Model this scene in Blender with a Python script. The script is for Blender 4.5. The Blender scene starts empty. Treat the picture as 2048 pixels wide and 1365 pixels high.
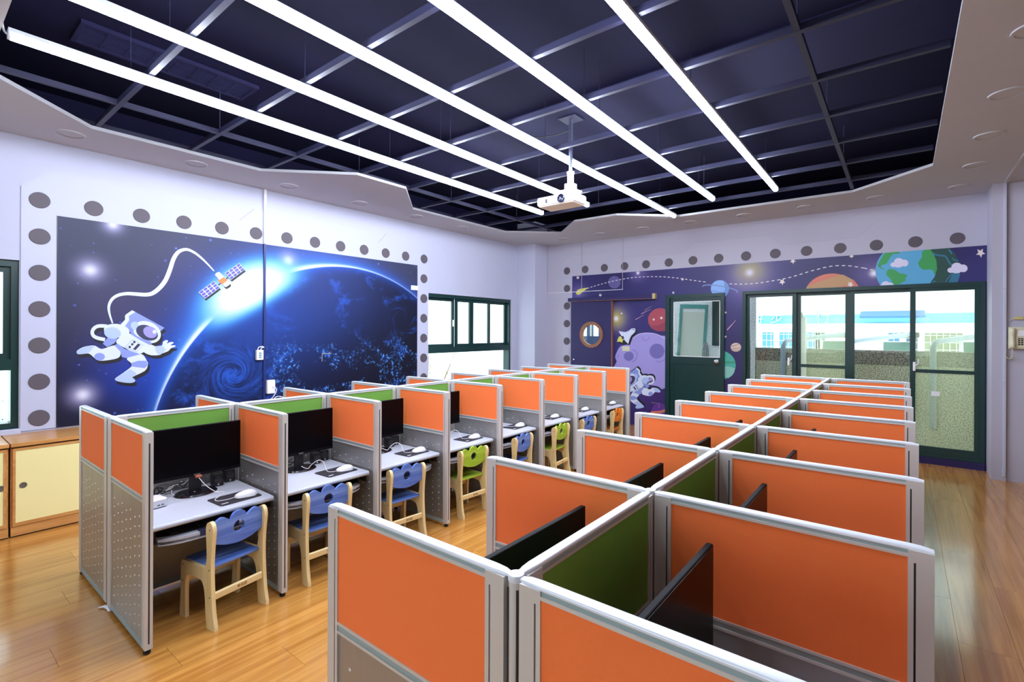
import bpy, bmesh, math, random
from mathutils import Vector, Matrix

# ------------------------------------------------------------------ camera, world, exposure
SC = bpy.context.scene
COL = SC.collection
FPX, YAW, HZ, ROLL, CAMH = 988.0, math.radians(38.33), 661.33, 0.0042, 1.74
cam_d = bpy.data.cameras.new('camera')
cam_d.sensor_width = 36.0
cam_d.lens = 36.0 * FPX / 2048.0
cam_d.shift_y = -(682.5 - HZ) / 2048.0
cam_d.clip_start = 0.02
cam_d.clip_end = 200
cam = bpy.data.objects.new('camera', cam_d)
COL.objects.link(cam)
cam.matrix_world = Matrix.Translation((0, 0, CAMH)) @ Matrix.Rotation(YAW, 4, 'Z') @ Matrix.Rotation(math.pi / 2, 4, 'X') @ Matrix.Rotation(ROLL, 4, 'Z')
SC.camera = cam

world = bpy.data.worlds.new('overcast_sky')
SC.world = world
world.use_nodes = True
wb = world.node_tree.nodes['Background']
wb.inputs['Color'].default_value = (0.86, 0.95, 1.0, 1)
wb.inputs['Strength'].default_value = 4.2
LED_STRENGTH = 74.0
LED_COLOR = (0.78, 0.85, 1.0)
SC.view_settings.view_transform = 'Standard'
SC.view_settings.look = 'None'
SC.view_settings.gamma = 1.0
SC.view_settings.exposure = 0.0
SC.view_settings.use_curve_mapping = False
SC.cycles.max_bounces = 8
SC.cycles.diffuse_bounces = 5
SC.cycles.transparent_max_bounces = 12

# room dimensions (metres)
XL, YB, ZC = -6.31, 8.58, 3.50          # left wall, back wall, soffit height
XR, YF = 2.6, -2.4                      # right wall, wall behind the camera
random.seed(7)

# ------------------------------------------------------------------ photo measurements -> points on the room's planes
_s, _c = math.sin(YAW), math.cos(YAW)
def _ray(u, v):
    r, w = (u - 1024) / FPX, (HZ - v) / FPX
    cr, sr = math.cos(ROLL), math.sin(ROLL)
    r, w = r * cr - w * sr, r * sr + w * cr
    return (-_s + r * _c, _c + r * _s, w)
def on_back(u, v, Y=YB):
    d = _ray(u, v); t = Y / d[1]
    return (t * d[0], CAMH + t * d[2])
def on_left(u, v, X=XL):
    d = _ray(u, v); t = X / d[0]
    return (t * d[1], CAMH + t * d[2])
def zoomed(x0, y0, k):
    return lambda p: (x0 + p[0] * k, y0 + p[1] * k)

# ------------------------------------------------------------------ materials
def S(r, g, b):
    def f(c):
        c /= 255.0
        return c / 12.92 if c <= 0.04045 else ((c + 0.055) / 1.055) ** 2.4
    return (f(r), f(g), f(b), 1.0)

class NT:
    """small expression helper over a node tree"""
    def __init__(self, mat):
        self.t = mat.node_tree
    def n(self, kind, **kw):
        nd = self.t.nodes.new(kind)
        for k, v in kw.items():
            setattr(nd, k, v)
        return nd
    def put(self, sock, val):
        if isinstance(val, bpy.types.NodeSocket):
            self.t.links.new(val, sock)
        else:
            sock.default_value = val
    def m(self, op, a, b=None, c=None):
        nd = self.n('ShaderNodeMath', operation=op)
        self.put(nd.inputs[0], a)
        if b is not None: self.put(nd.inputs[1], b)
        if c is not None: self.put(nd.inputs[2], c)
        return nd.outputs[0]
    def add(self, a, b): return self.m('ADD', a, b)
    def sub(self, a, b): return self.m('SUBTRACT', a, b)
    def mul(self, a, b): return self.m('MULTIPLY', a, b)
    def gauss(self, d, s):           # exp(-(d/s)^2)
        q = self.m('DIVIDE', d, s)
        return self.m('EXPONENT', self.mul(self.mul(q, q), -1.0))
    def sstep(self, x, a, b, lo=0.0, hi=1.0):
        nd = self.n('ShaderNodeMapRange', interpolation_type='SMOOTHSTEP')
        self.put(nd.inputs[0], x)
        nd.inputs[1].default_value, nd.inputs[2].default_value = a, b
        nd.inputs[3].default_value, nd.inputs[4].default_value = lo, hi
        return nd.outputs[0]
    def mix(self, fac, a, b, mode='MIX'):
        nd = self.n('ShaderNodeMix', data_type='RGBA', blend_type=mode)
        self.put(nd.inputs[0], fac); self.put(nd.inputs[6], a); self.put(nd.inputs[7], b)
        return nd.outputs[2]
    def coord(self):
        return self.n('ShaderNodeTexCoord').outputs['Object']
    def xyz(self, v):
        nd = self.n('ShaderNodeSeparateXYZ'); self.put(nd.inputs[0], v)
        return nd.outputs
    def vec(self, x, y, z):
        nd = self.n('ShaderNodeCombineXYZ')
        for i, q in enumerate((x, y, z)): self.put(nd.inputs[i], q)
        return nd.outputs[0]
    def scale(self, v, sx, sy, sz):
        nd = self.n('ShaderNodeVectorMath', operation='MULTIPLY')
        self.put(nd.inputs[0], v); nd.inputs[1].default_value = (sx, sy, sz)
        return nd.outputs[0]
    def noise(self, v, scale, detail=3.0, rough=0.5, dist=0.0):
        nd = self.n('ShaderNodeTexNoise')
        self.put(nd.inputs['Vector'], v)
        nd.inputs['Scale'].default_value = scale; nd.inputs['Detail'].default_value = detail
        nd.inputs['Roughness'].default_value = rough; nd.inputs['Distortion'].default_value = dist
        return nd.outputs[0]
    def voro(self, v, scale):
        nd = self.n('ShaderNodeTexVoronoi'); self.put(nd.inputs['Vector'], v)
        nd.inputs['Scale'].default_value = scale
        return nd.outputs['Distance'], nd.outputs['Color']
    def dist2(self, y, z, cy, cz, ky=1.0, kz=1.0):
        a = self.mul(self.sub(y, cy), ky); b = self.mul(self.sub(z, cz), kz)
        return self.m('SQRT', self.add(self.mul(a, a), self.mul(b, b)))

MATS = {}
def mat(name, color=(0.8, 0.8, 0.8, 1), rough=0.5, metal=0.0, spec=0.5, coat=0.0, emit=None, estr=0.0, vary=0.0, vscale=20.0, bump=0.0, bscale=200.0):
    if name in MATS: return MATS[name]
    m = bpy.data.materials.new(name); m.use_nodes = True
    b = m.node_tree.nodes['Principled BSDF']
    b.inputs['Base Color'].default_value = color
    b.inputs['Roughness'].default_value = rough
    b.inputs['Metallic'].default_value = metal
    b.inputs['Specular IOR Level'].default_value = spec
    b.inputs['Coat Weight'].default_value = coat
    b.inputs['Coat Roughness'].default_value = 0.08
    if emit:
        b.inputs['Emission Color'].default_value = (*emit[:3], 1); b.inputs['Emission Strength'].default_value = estr
    t = NT(m)
    if vary > 0:
        f = t.noise(t.coord(), vscale, 3)
        lo = tuple(c * (1 - vary) for c in color[:3]) + (1,)
        hi = tuple(min(1, c * (1 + vary)) for c in color[:3]) + (1,)
        t.put(b.inputs['Base Color'], t.mix(t.sstep(f, 0.3, 0.7), lo, hi))
    if bump > 0:
        bp = t.n('ShaderNodeBump'); bp.inputs['Strength'].default_value = bump; bp.inputs['Distance'].default_value = 0.002
        t.put(bp.inputs['Height'], t.noise(t.coord(), bscale, 2)); t.put(b.inputs['Normal'], bp.outputs[0])
    MATS[name] = m
    return m
def bsdf(m): return m.node_tree.nodes['Principled BSDF']

M_WALL = mat('white_wall_paint', S(184, 186, 206), 0.65, vary=0.015, vscale=1.5, bump=0.05, bscale=60)
M_HULL = mat('white_laminate', S(184, 186, 208), 0.5)
M_WALLB = mat('white_wall_paint_dimmed', S(176, 174, 190), 0.65, vary=0.015, vscale=1.5)  # white paint, with the back wall's dimmer light put into its colour
M_HULLB = mat('white_laminate_dimmed', S(178, 176, 192), 0.55)  # white laminate darkened to carry the dimmer light at the back wall
M_WALLF = mat('unseen_wall_low_bounce', S(150, 130, 108), 0.6, vary=0.05, vscale=2)  # unseen right wall, finish guessed and toned down to bounce less light
M_SOFFIT = mat('white_ceiling_paint', S(190, 191, 198), 0.8, vary=0.01, vscale=2)
M_SLAB = mat('navy_black_slab_paint', S(13, 12, 38), 0.85, spec=0.15, vary=0.15, vscale=1.2)
M_BEAMLOW = mat('navy_slab_panel', S(26, 25, 56), 0.75, spec=0.2, vary=0.1, vscale=2)
M_BAR = mat('dark_steel_bar', S(38, 38, 66), 0.5, metal=0.2)
M_DOT = mat('dark_grey_vinyl', S(86, 78, 86), 0.6)
M_ALU = mat('anodised_aluminium', S(206, 203, 200), 0.36, metal=0.2)
M_CAP = mat('pale_aluminium_cap', S(224, 228, 238), 0.3, metal=0.15)
M_TEAL = mat('grey_green_rail_insert', S(150, 168, 170), 0.45)
M_BLACK = mat('black_plastic', S(22, 20, 24), 0.4)
M_SLOT = mat('dark_slot', S(40, 36, 40), 0.6)
M_SCREEN = mat('black_glossy_screen', S(5, 4, 7), 0.3, spec=0.12)
M_BEZEL = mat('black_bezel', S(14, 11, 15), 0.6, spec=0.12)
M_DESK = mat('pale_grey_laminate', S(182, 186, 198), 0.38, vary=0.02, vscale=60)
M_PAD = mat('black_cloth_pad', S(34, 32, 42), 0.8)
M_WHITE = mat('white_plastic', S(236, 236, 240), 0.3)
M_SILVER = mat('silver_case', S(206, 208, 214), 0.3, metal=0.5)
M_CREAM = mat('pale_yellow_laminate', S(238, 226, 160), 0.4, vary=0.01, vscale=3)
M_GREEN = mat('dark_green_enamel', S(16, 52, 50), 0.3)
M_CHROME = mat('chrome', S(220, 220, 222), 0.15, metal=1.0)
M_BEIGE = mat('beige_plastic', S(208, 204, 176), 0.4)
M_OCHRE = mat('yellowed_plastic', S(190, 178, 120), 0.45)
M_PURPLE = mat('navy_purple_print', S(36, 28, 84), 0.5)
M_BROWN = mat('brown_stained_wood', S(142, 92, 62), 0.45, vary=0.1, vscale=30)
M_CONC = mat('pebble_dash_concrete', S(150, 150, 122), 0.9)
M_ORANGETIE = mat('orange_tie', S(170, 90, 50), 0.5)

def wood(name, a, b, axis='y', fine=60.0, rough=0.35, coat=0.0, rnd=0.0, long=2.0):
    if name in MATS: return MATS[name]
    m = bpy.data.materials.new(name); m.use_nodes = True; MATS[name] = m
    t = NT(m); bs = bsdf(m)
    co = t.coord()
    if rnd:
        oi = t.n('ShaderNodeObjectInfo')
        off = t.n('ShaderNodeVectorMath', operation='ADD')
        t.put(off.inputs[0], co); t.put(off.inputs[1], t.vec(t.mul(oi.outputs['Random'], 37.0), t.mul(oi.outputs['Random'], 11.0), 0.0))
        co = off.outputs[0]
    k = {'x': (long, fine, fine), 'y': (fine, long, fine), 'z': (fine, fine, long)}[axis]
    f1 = t.noise(t.scale(co, *k), 1.0, 4, 0.6, 0.6)
    f2 = t.noise(t.scale(co, *(q * 0.22 for q in k)), 1.0, 3, 0.5, 1.2)
    f = t.add(t.mul(f1, 0.55), t.mul(f2, 0.45))
    c = t.mix(t.sstep(f, 0.35, 0.65), a, b)
    if rnd:
        v = t.add(1.0 - rnd, t.mul(oi.outputs['Random'], 2 * rnd))
        c = t.mix(1.0, c, t.vec(v, v, v), 'MULTIPLY')
    t.put(bs.inputs['Base Color'], c)
    bs.inputs['Roughness'].default_value = rough
    bs.inputs['Coat Weight'].default_value = coat
    bs.inputs['Coat Roughness'].default_value = 0.1
    return m
M_FLOOR = wood('honey_oak_laminate', S(172, 112, 48), S(204, 146, 72), 'y', 34.0, 0.20, 0.5, 0.06, 1.2)
M_BEECH = wood('pale_beech', S(224, 196, 136), S(238, 214, 160), 'z', 40.0, 0.4)
M_BEECHY = wood('pale_beech_rail', S(224, 196, 136), S(238, 214, 160), 'y', 40.0, 0.4)
M_BLUEW = wood('blue_stained_wood', S(70, 104, 184), S(116, 146, 212), 'y', 46.0, 0.4)
M_GREENW = wood('lime_stained_wood', S(146, 178, 44), S(172, 204, 66), 'y', 46.0, 0.4)
M_ORANGEW = wood('orange_stained_wood', S(226, 116, 24), S(244, 146, 48), 'y', 46.0, 0.4)
M_CABW = wood('honey_cabinet_wood', S(182, 124, 66), S(206, 150, 86), 'y', 30.0, 0.3)

def fabric(name, col):
    m = mat(name, col, 0.85, spec=0.2)
    t = NT(m); x, y, z = t.xyz(t.coord())
    w = t.mul(t.m('SINE', t.mul(t.add(x, z), 1500.0)), t.m('SINE', t.mul(t.sub(x, z), 1500.0)))
    bp = t.n('ShaderNodeBump'); bp.inputs['Strength'].default_value = 0.35; bp.inputs['Distance'].default_value = 0.0012
    t.put(bp.inputs['Height'], w); t.put(bsdf(m).inputs['Normal'], bp.outputs[0])
    f = t.noise(t.coord(), 3.0, 2)
    t.put(bsdf(m).inputs['Base Color'], t.mix(f, tuple(c * 0.95 for c in col[:3]) + (1,), tuple(c * 1.05 for c in col[:3]) + (1,)))
    return m
M_ORANGE = fabric('orange_fabric', S(255, 130, 70))
M_GREENF = fabric('green_fabric', S(112, 164, 70))
def brushed(name, col):
    m = mat(name, col, 0.38, metal=0.65)
    t = NT(m)
    f = t.noise(t.scale(t.coord(), 260, 260, 6), 1.0, 2)
    t.put(bsdf(m).inputs['Roughness'], t.sstep(f, 0.2, 0.8, 0.3, 0.5))
    t.put(bsdf(m).inputs['Base Color'], t.mix(f, tuple(c * 0.93 for c in col[:3]) + (1,), col))
    return m
M_STEEL = brushed('brushed_grey_steel', S(166, 166, 164))
M_DIMPLE = mat('steel_dimple', S(226, 228, 228), 0.25, metal=0.5)

def pebble(name, a, b, scale=120.0):
    m = mat(name, a, 0.9); t = NT(m)
    d, c = t.voro(t.coord(), scale)
    f = t.noise(t.coord(), scale * 0.6, 2)
    g = t.noise(t.coord(), 1.3, 3)
    c1 = t.mix(t.sstep(f, 0.42, 0.6), a, b)
    t.put(bsdf(m).inputs['Base Color'], t.mix(t.sstep(g, 0.3, 0.75, 0.0, 0.18), c1, tuple(q * 0.6 for q in b[:3]) + (1,)))
    return m
M_PEBBLE = pebble('olive_pebble_dash', S(208, 208, 180), S(140, 140, 116)  , 100)
M_COPING = pebble('dark_pebble_coping', S(156, 150, 130), S(88, 84, 74)  , 100)
M_PEBBLEW = pebble('white_pebble_dash', S(246, 250, 246), S(196, 206, 200), 100)

def glass(name, tint=(0.96, 1, 0.99, 1), film=0.0, filmcol=S(190, 205, 160)):
    if name in MATS: return MATS[name]
    m = bpy.data.materials.new(name); m.use_nodes = True; MATS[name] = m
    t = NT(m); tr = m.node_tree
    for nd in list(tr.nodes):
        if nd.type == 'BSDF_PRINCIPLED': tr.nodes.remove(nd)
    out = [nd for nd in tr.nodes if nd.type == 'OUTPUT_MATERIAL'][0]
    tp = t.n('ShaderNodeBsdfTransparent'); tp.inputs[0].default_value = tint
    gl = t.n('ShaderNodeBsdfGlossy'); gl.inputs['Roughness'].default_value = 0.02
    fr = t.n('ShaderNodeFresnel'); fr.inputs[0].default_value = 1.45
    mx = t.n('ShaderNodeMixShader')
    geo = t.n('ShaderNodeNewGeometry'); t.put(mx.inputs[0], t.mul(fr.outputs[0], t.sub(1.0, geo.outputs['Backfacing']))); t.put(mx.inputs[1], tp.outputs[0]); t.put(mx.inputs[2], gl.outputs[0])
    res = mx.outputs[0]
    if film > 0:
        df = t.n('ShaderNodeBsdfTranslucent'); df.inputs[0].default_value = filmcol
        dd = t.n('ShaderNodeBsdfDiffuse'); dd.inputs[0].default_value = filmcol
        m2 = t.n('ShaderNodeMixShader'); m2.inputs[0].default_value = 0.5
        t.put(m2.inputs[1], df.outputs[0]); t.put(m2.inputs[2], dd.outputs[0])
        m3 = t.n('ShaderNodeMixShader'); m3.inputs[0].default_value = film
        t.put(m3.inputs[1], res); t.put(m3.inputs[2], m2.outputs[0]); res = m3.outputs[0]
    t.put(out.inputs[0], res)
    return m
M_GLASS = glass('clear_glass')
M_FILM = glass('green_filmed_glass', (0.96, 1, 0.95, 1), 0.24, S(205, 220, 180))

# ------------------------------------------------------------------ mesh building
class MB:
    def __init__(self):
        self.v, self.f = [], []
    def _add(self, vs, fs):
        o = len(self.v); self.v += [tuple(p) for p in vs]; self.f += [tuple(i + o for i in q) for q in fs]
        return self
    def box(self, x0, x1, y0, y1, z0, z1):
        return self._add([(x0, y0, z0), (x1, y0, z0), (x1, y1, z0), (x0, y1, z0), (x0, y0, z1), (x1, y0, z1), (x1, y1, z1), (x0, y1, z1)],
                         [(0, 3, 2, 1), (4, 5, 6, 7), (0, 1, 5, 4), (1, 2, 6, 5), (2, 3, 7, 6), (3, 0, 4, 7)])
    def bbox(self, x0, x1, y0, y1, z0, z1, b=0.005, seg=2):
        bm = bmesh.new(); bmesh.ops.create_cube(bm, size=1.0)
        for q in bm.verts:
            q.co = Vector(((x0 + x1) / 2 + q.co.x * (x1 - x0), (y0 + y1) / 2 + q.co.y * (y1 - y0), (z0 + z1) / 2 + q.co.z * (z1 - z0)))
        bmesh.ops.bevel(bm, geom=list(bm.edges), offset=b, segments=seg, affect='EDGES', profile=0.5)
        bm.verts.index_update()
        self._add([q.co for q in bm.verts], [[q.index for q in f.verts] for f in bm.faces]); bm.free()
        return self
    def prism(self, poly, axis, a, b):
        def P(p, t):
            return {'x': (t, p[0], p[1]), 'y': (p[0], t, p[1]), 'z': (p[0], p[1], t)}[axis]
        n = len(poly)
        return self._add([P(p, a) for p in poly] + [P(p, b) for p in poly],
                         [tuple(range(n))[::-1], tuple(range(n, 2 * n))] + [(i, (i + 1) % n, n + (i + 1) % n, n + i) for i in range(n)])
    def ring_plate(self, outer, inner, axis, a, b):
        n = len(outer)
        def P(p, t):
            return {'x': (t, p[0], p[1]), 'y': (p[0], t, p[1]), 'z': (p[0], p[1], t)}[axis]
        vs = [P(p, a) for p in outer] + [P(p, a) for p in inner] + [P(p, b) for p in outer] + [P(p, b) for p in inner]
        fs = []
        for i in range(n):
            j = (i + 1) % n
            fs += [(i, j, n + j, n + i), (2 * n + i, 3 * n + i, 3 * n + j, 2 * n + j), (i, 2 * n + i, 2 * n + j, j), (n + i, n + j, 3 * n + j, 3 * n + i)]
        return self._add(vs, fs)
    def tube(self, pts, r, n=8, cap=True):
        pts = [Vector(p) for p in pts]; vs, fs = [], []
        rr = r if isinstance(r, (list, tuple)) else [r] * len(pts)
        up = None
        for i, p in enumerate(pts):
            d = (pts[min(i + 1, len(pts) - 1)] - pts[max(i - 1, 0)]).normalized()
            if up is None:
                up = Vector((0, 0, 1)) if abs(d.z) < 0.9 else Vector((1, 0, 0))
            s = d.cross(up).normalized(); up = s.cross(d).normalized()
            for k in range(n):
                a = 2 * math.pi * k / n
                vs.append(p + s * (math.cos(a) * rr[i]) + up * (math.sin(a) * rr[i]))
        for i in range(len(pts) - 1):
            for k in range(n):
                fs.append((i * n + k, i * n + (k + 1) % n, (i + 1) * n + (k + 1) % n, (i + 1) * n + k))
        if cap:
            fs += [tuple(range(n))[::-1], tuple(range((len(pts) - 1) * n, len(pts) * n))]
        return self._add(vs, fs)
    def cyl(self, p0, p1, r0, r1=None, n=16):
        return self.tube([p0, p1], [r0, r0 if r1 is None else r1], n)
    def lathe(self, prof, c=(0, 0, 0), n=24, sx=1.0, sy=1.0):
        vs, fs = [], []
        for r, z in prof:
            for k in range(n):
                a = 2 * math.pi * k / n
                vs.append((c[0] + r * math.cos(a) * sx, c[1] + r * math.sin(a) * sy, c[2] + z))
        for i in range(len(prof) - 1):
            for k in range(n):
                fs.append((i * n + k, i * n + (k + 1) % n, (i + 1) * n + (k + 1) % n, (i + 1) * n + k))
        fs += [tuple(range(n))[::-1], tuple(range((len(prof) - 1) * n, len(prof) * n))]
        return self._add(vs, fs)
    def loft(self, secs):
        n = len(secs[0]); fs = []
        for i in range(len(secs) - 1):
            for k in range(n):
                fs.append((i * n + k, i * n + (k + 1) % n, (i + 1) * n + (k + 1) % n, (i + 1) * n + k))
        fs += [tuple(range(n))[::-1], tuple(range((len(secs) - 1) * n, len(secs) * n))]
        return self._add([p for s in secs for p in s], fs)
    def mesh(self, name, m, smooth=None):
        me = bpy.data.meshes.new(name)
        me.from_pydata(self.v, [], self.f)
        bm = bmesh.new(); bm.from_mesh(me)
        bmesh.ops.recalc_face_normals(bm, faces=bm.faces[:])
        bm.to_mesh(me); bm.free()
        me.materials.append(m)
        if smooth:
            me.polygons.foreach_set('use_smooth', [True] * len(me.polygons))
            me.set_sharp_from_angle(angle=math.radians(smooth))
        return me
    def obj(self, name, m, parent=None, smooth=None, loc=None, rz=0.0):
        return link(name, self.mesh(name, m, smooth), parent, loc, rz)

def link(name, me, parent=None, loc=None, rz=0.0):
    o = bpy.data.objects.new(name, me); COL.objects.link(o)
    if parent is not None: o.parent = parent
    if loc is not None: o.location = loc
    if rz: o.rotation_euler = (0, 0, rz)
    return o
def empty(name, loc=(0, 0, 0), rz=0.0, parent=None):
    o = bpy.data.objects.new(name, None); COL.objects.link(o)
    o.empty_display_size = 0.05
    o.location = loc; o.rotation_euler = (0, 0, rz)
    if parent is not None: o.parent = parent
    return o
def tag(o, label, cat, group=None):
    o['label'] = label; o['category'] = cat
    if group: o['group'] = group
    return o
def struct(o, label=None):
    o['kind'] = 'structure'
    if label: o['label'] = label
    return o
def stuff(o):
    o['kind'] = 'stuff'; return o
def copy_tree(o, parent=None):
    c = o.copy(); COL.objects.link(c)
    if parent is not None: c.parent = parent
    for ch in [q for q in o.children]: copy_tree(ch, c)
    return c
def text_mesh(s, size, m, thick=0.0):
    cu = bpy.data.curves.new('lettering', 'FONT'); cu.body = s; cu.size = size; cu.extrude = thick
    cu.align_x = 'CENTER'; cu.align_y = 'CENTER'; cu.resolution_u = 3
    o = bpy.data.objects.new('lettering', cu); COL.objects.link(o)
    dg = bpy.context.evaluated_depsgraph_get(); dg.update()
    me = bpy.data.meshes.new_from_object(o.evaluated_get(dg))
    bpy.data.objects.remove(o); me.materials.clear(); me.materials.append(m)
    return me

def circle(cx, cy, rx, ry=None, n=40, rot=0.0):
    ry = rx if ry is None else ry
    return [(cx + rx * math.cos(t) * math.cos(rot) - ry * math.sin(t) * math.sin(rot), cy + rx * math.cos(t) * math.sin(rot) + ry * math.sin(t) * math.cos(rot)) for t in (2 * math.pi * k / n for k in range(n))]
def starpoly(cx, cy, r, rot=0.3):
    return [(cx + (r if k % 2 == 0 else r * 0.45) * math.cos(rot + math.pi * k / 5), cy + (r if k % 2 == 0 else r * 0.45) * math.sin(rot + math.pi * k / 5)) for k in range(10)]
def stroke(pts, w):
    ww = w if isinstance(w, (list, tuple)) else [w] * len(pts)
    l, r = [], []
    for i, p in enumerate(pts):
        a, b = pts[max(i - 1, 0)], pts[min(i + 1, len(pts) - 1)]
        dx, dy = b[0] - a[0], b[1] - a[1]; q = math.hypot(dx, dy) or 1
        nx, ny = -dy / q * ww[i] / 2, dx / q * ww[i] / 2
        l.append((p[0] + nx, p[1] + ny)); r.append((p[0] - nx, p[1] - ny))
    return l + r[::-1]
def smoothline(pts, n=6):
    out = []
    for i in range(len(pts) - 1):
        p0, p1, p2, p3 = pts[max(i - 1, 0)], pts[i], pts[i + 1], pts[min(i + 2, len(pts) - 1)]
        for k in range(n):
            t = k / n
            out.append(tuple(0.5 * (2 * p1[j] + (p2[j] - p0[j]) * t + (2 * p0[j] - 5 * p1[j] + 4 * p2[j] - p3[j]) * t * t + (3 * p1[j] - p0[j] - 3 * p2[j] + p3[j]) * t ** 3) for j in range(len(p1))))
    return out + [tuple(pts[-1])]
def closedsmooth(pts, n=4):
    out = []; L = len(pts)
    for i in range(L):
        p0, p1, p2, p3 = pts[i - 1], pts[i], pts[(i + 1) % L], pts[(i + 2) % L]
        for k in range(n):
            t = k / n
            out.append(tuple(0.5 * (2 * p1[j] + (p2[j] - p0[j]) * t + (2 * p0[j] - 5 * p1[j] + 4 * p2[j] - p3[j]) * t * t + (3 * p1[j] - p0[j] - 3 * p2[j] + p3[j]) * t ** 3) for j in range(2)))
    return out
def clip(poly, x0, x1, z0, z1):
    def half(p, ax, val, sign):
        o = []
        for i in range(len(p)):
            a, b = p[i - 1], p[i]
            ia, ib = sign * (a[ax] - val) >= 0, sign * (b[ax] - val) >= 0
            if ia != ib:
                t = (val - a[ax]) / (b[ax] - a[ax]); o.append((a[0] + (b[0] - a[0]) * t, a[1] + (b[1] - a[1]) * t))
            if ib: o.append(b)
        return o
    for ax, val, sg in ((0, x0, 1), (0, x1, -1), (1, z0, 1), (1, z1, -1)):
        if not poly: return []
        poly = half(poly, ax, val, sg)
    return poly

# ================================================================== ROOM SHELL
# floor: screed with separate planks laid along the room's length
floor = struct(MB().box(XL - 0.1, XR + 0.1, YF - 0.1, YB + 0.1, -0.12, -0.012).obj('floor', mat('screed', S(70, 48, 26), 0.9)))
PW, PL = 0.243, 1.53
pm = MB().box(0, PW - 0.0014, 0, PL - 0.0014, -0.012, 0).mesh('plank', M_FLOOR)
ncol = int((XR - XL) / PW) + 1
for i in range(ncol):
    y = YF + (-PL * (0.37 * i % 1.0))
    while y < YB:
        if y + PL > YF:
            link('plank', pm, floor, (XL + i * PW, y, 0))
        y += PL

def wall_boxes(mb, u0, u1, z0, z1, holes, put):
    """fill rectangle minus holes (u0,u1,z0,z1) with boxes"""
    us = sorted({u0, u1} | {h[0] for h in holes} | {h[1] for h in holes})
    for a, b in zip(us, us[1:]):
        hs = sorted([h for h in holes if h[0] <= a and h[1] >= b], key=lambda h: h[2])
        z = z0
        for h in hs:
            if h[2] > z: put(a, b, z, h[2])
            z = h[3]
        if z < z1: put(a, b, z, z1)
W1 = (-1.20, 0.745, 0.83, 2.36)      # near left window (Y0,Y1,Z0,Z1)
W2 = (5.62, 7.965, 0.80, 2.37)
mb = MB()
wall_boxes(mb, YF, YB, 0, 4.3, [W1, W2], lambda a, b, z, q: mb.box(XL - 0.22, XL, a, b, z, q))
wall_left = struct(mb.obj('wall_left', M_WALL))
D1 = (-5.12, -4.42, 0.0, 2.25)
D2 = (-3.29, -2.30, 0.0, 2.375)
D3 = (-2.028, 0.815, 0.0, 2.385)
mb = MB()
wall_boxes(mb, XL - 0.22, 0.93, 0, 4.3, [D1, D2, D3], lambda a, b, z, q: mb.box(a, b, YB, YB + 0.2, z, q))
wall_back = struct(mb.obj('wall_back', M_WALLB))
struct(MB().box(XL, -5.84, 8.13, YB, 0, 4.3).obj('trim_1', M_WALL), 'white corner column between window and mural wall')
struct(MB().box(0.83, 0.955, 8.12, YB + 0.2, 0, 4.3).obj('trim_2', M_WALLB), 'white column beside the sliding glass door')
struct(MB().box(0.93, XR, 8.14, YB + 0.2, 0, 4.3).obj('wall_back_right', M_WALLB))
struct(MB().box(XR, XR + 0.2, YF, YB, 0, 4.3).obj('wall_right', M_WALLF))
mb = MB()
W3 = (-3.3, 0.7, 0.95, 2.25)         # unseen window, added behind the camera to light the near orange dividers
wall_boxes(mb, XL - 0.2, XR + 0.2, 0, 4.3, [W3], lambda a, b, z, q: mb.box(a, b, YF - 0.2, YF, z, q))
struct(mb.obj('wall_front', M_WALL))

# soffit with the stepped opening
HOLE = [(-4.92, 0.41), (-5.60, 1.11), (-5.60, 2.575), (-4.865, 3.31), (-4.865, 4.01), (-5.60, 4.745), (-5.60, 6.875), (-4.84, 7.545), (-4.165, 6.88), (-3.42, 6.88), (-2.69, 7.545), (-0.50, 7.545), (0.245, 6.85), (0.245, 1.11), (-0.45, 0.41)]
def plate_with_hole(outer, hole, z0, z1, m, name):
    bm = bmesh.new()
    def loop(pts, z):
        vs = [bm.verts.new((p[0], p[1], z)) for p in pts]
        return vs, [bm.edges.new((vs[i], vs[(i + 1) % len(vs)])) for i in range(len(vs))]
    o0, eo0 = loop(outer, z0); h0, eh0 = loop(hole, z0)
    bmesh.ops.triangle_fill(bm, edges=eo0 + eh0, use_beauty=True)
    o1, eo1 = loop(outer, z1); h1, eh1 = loop(hole, z1)
    bmesh.ops.triangle_fill(bm, edges=eo1 + eh1, use_beauty=True)
    for a, b in ((o0, o1), (h0, h1)):
        for i in range(len(a)):
            j = (i + 1) % len(a); bm.faces.new((a[i], a[j], b[j], b[i]))
    bmesh.ops.recalc_face_normals(bm, faces=bm.faces[:])
    me = bpy.data.meshes.new(name); bm.to_mesh(me); bm.free(); me.materials.append(m)
    return me
ceiling = struct(link('ceiling', plate_with_hole([(XL, YF), (XR, YF), (XR, YB), (XL, YB)], HOLE, ZC, ZC + 0.03, M_SOFFIT, 'ceiling')))
struct(MB().box(0.925, 0.955, YF, 8.14, ZC - 0.012, ZC).obj('trim_3', M_SOFFIT), 'slim ceiling batten running toward the column')
SLAB = 3.95
slab = struct(MB().box(XL, XR, YF, YB, SLAB, SLAB + 0.15).obj('ceiling_slab', M_SLAB), 'dark navy upper ceiling slab')
MB().box(XL + 0.02, 0.9, 4.02, 4.78, 3.87, SLAB).obj('dropped_beam', M_BEAMLOW, slab)
pl = struct(empty('plenum_lining', (0, 0, 3.53)), 'navy painted upper walls above the soffit')
for a in ((XL, XL + 0.015, YF, YB), (XR - 0.015, XR, YF, YB), (XL + 0.015, XR - 0.015, YF, YF + 0.015), (XL + 0.015, XR - 0.015, YB - 0.015, YB)):
    MB().box(*a, 0.0, SLAB - 3.53).obj('lining_board', M_SLAB, pl)
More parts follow.
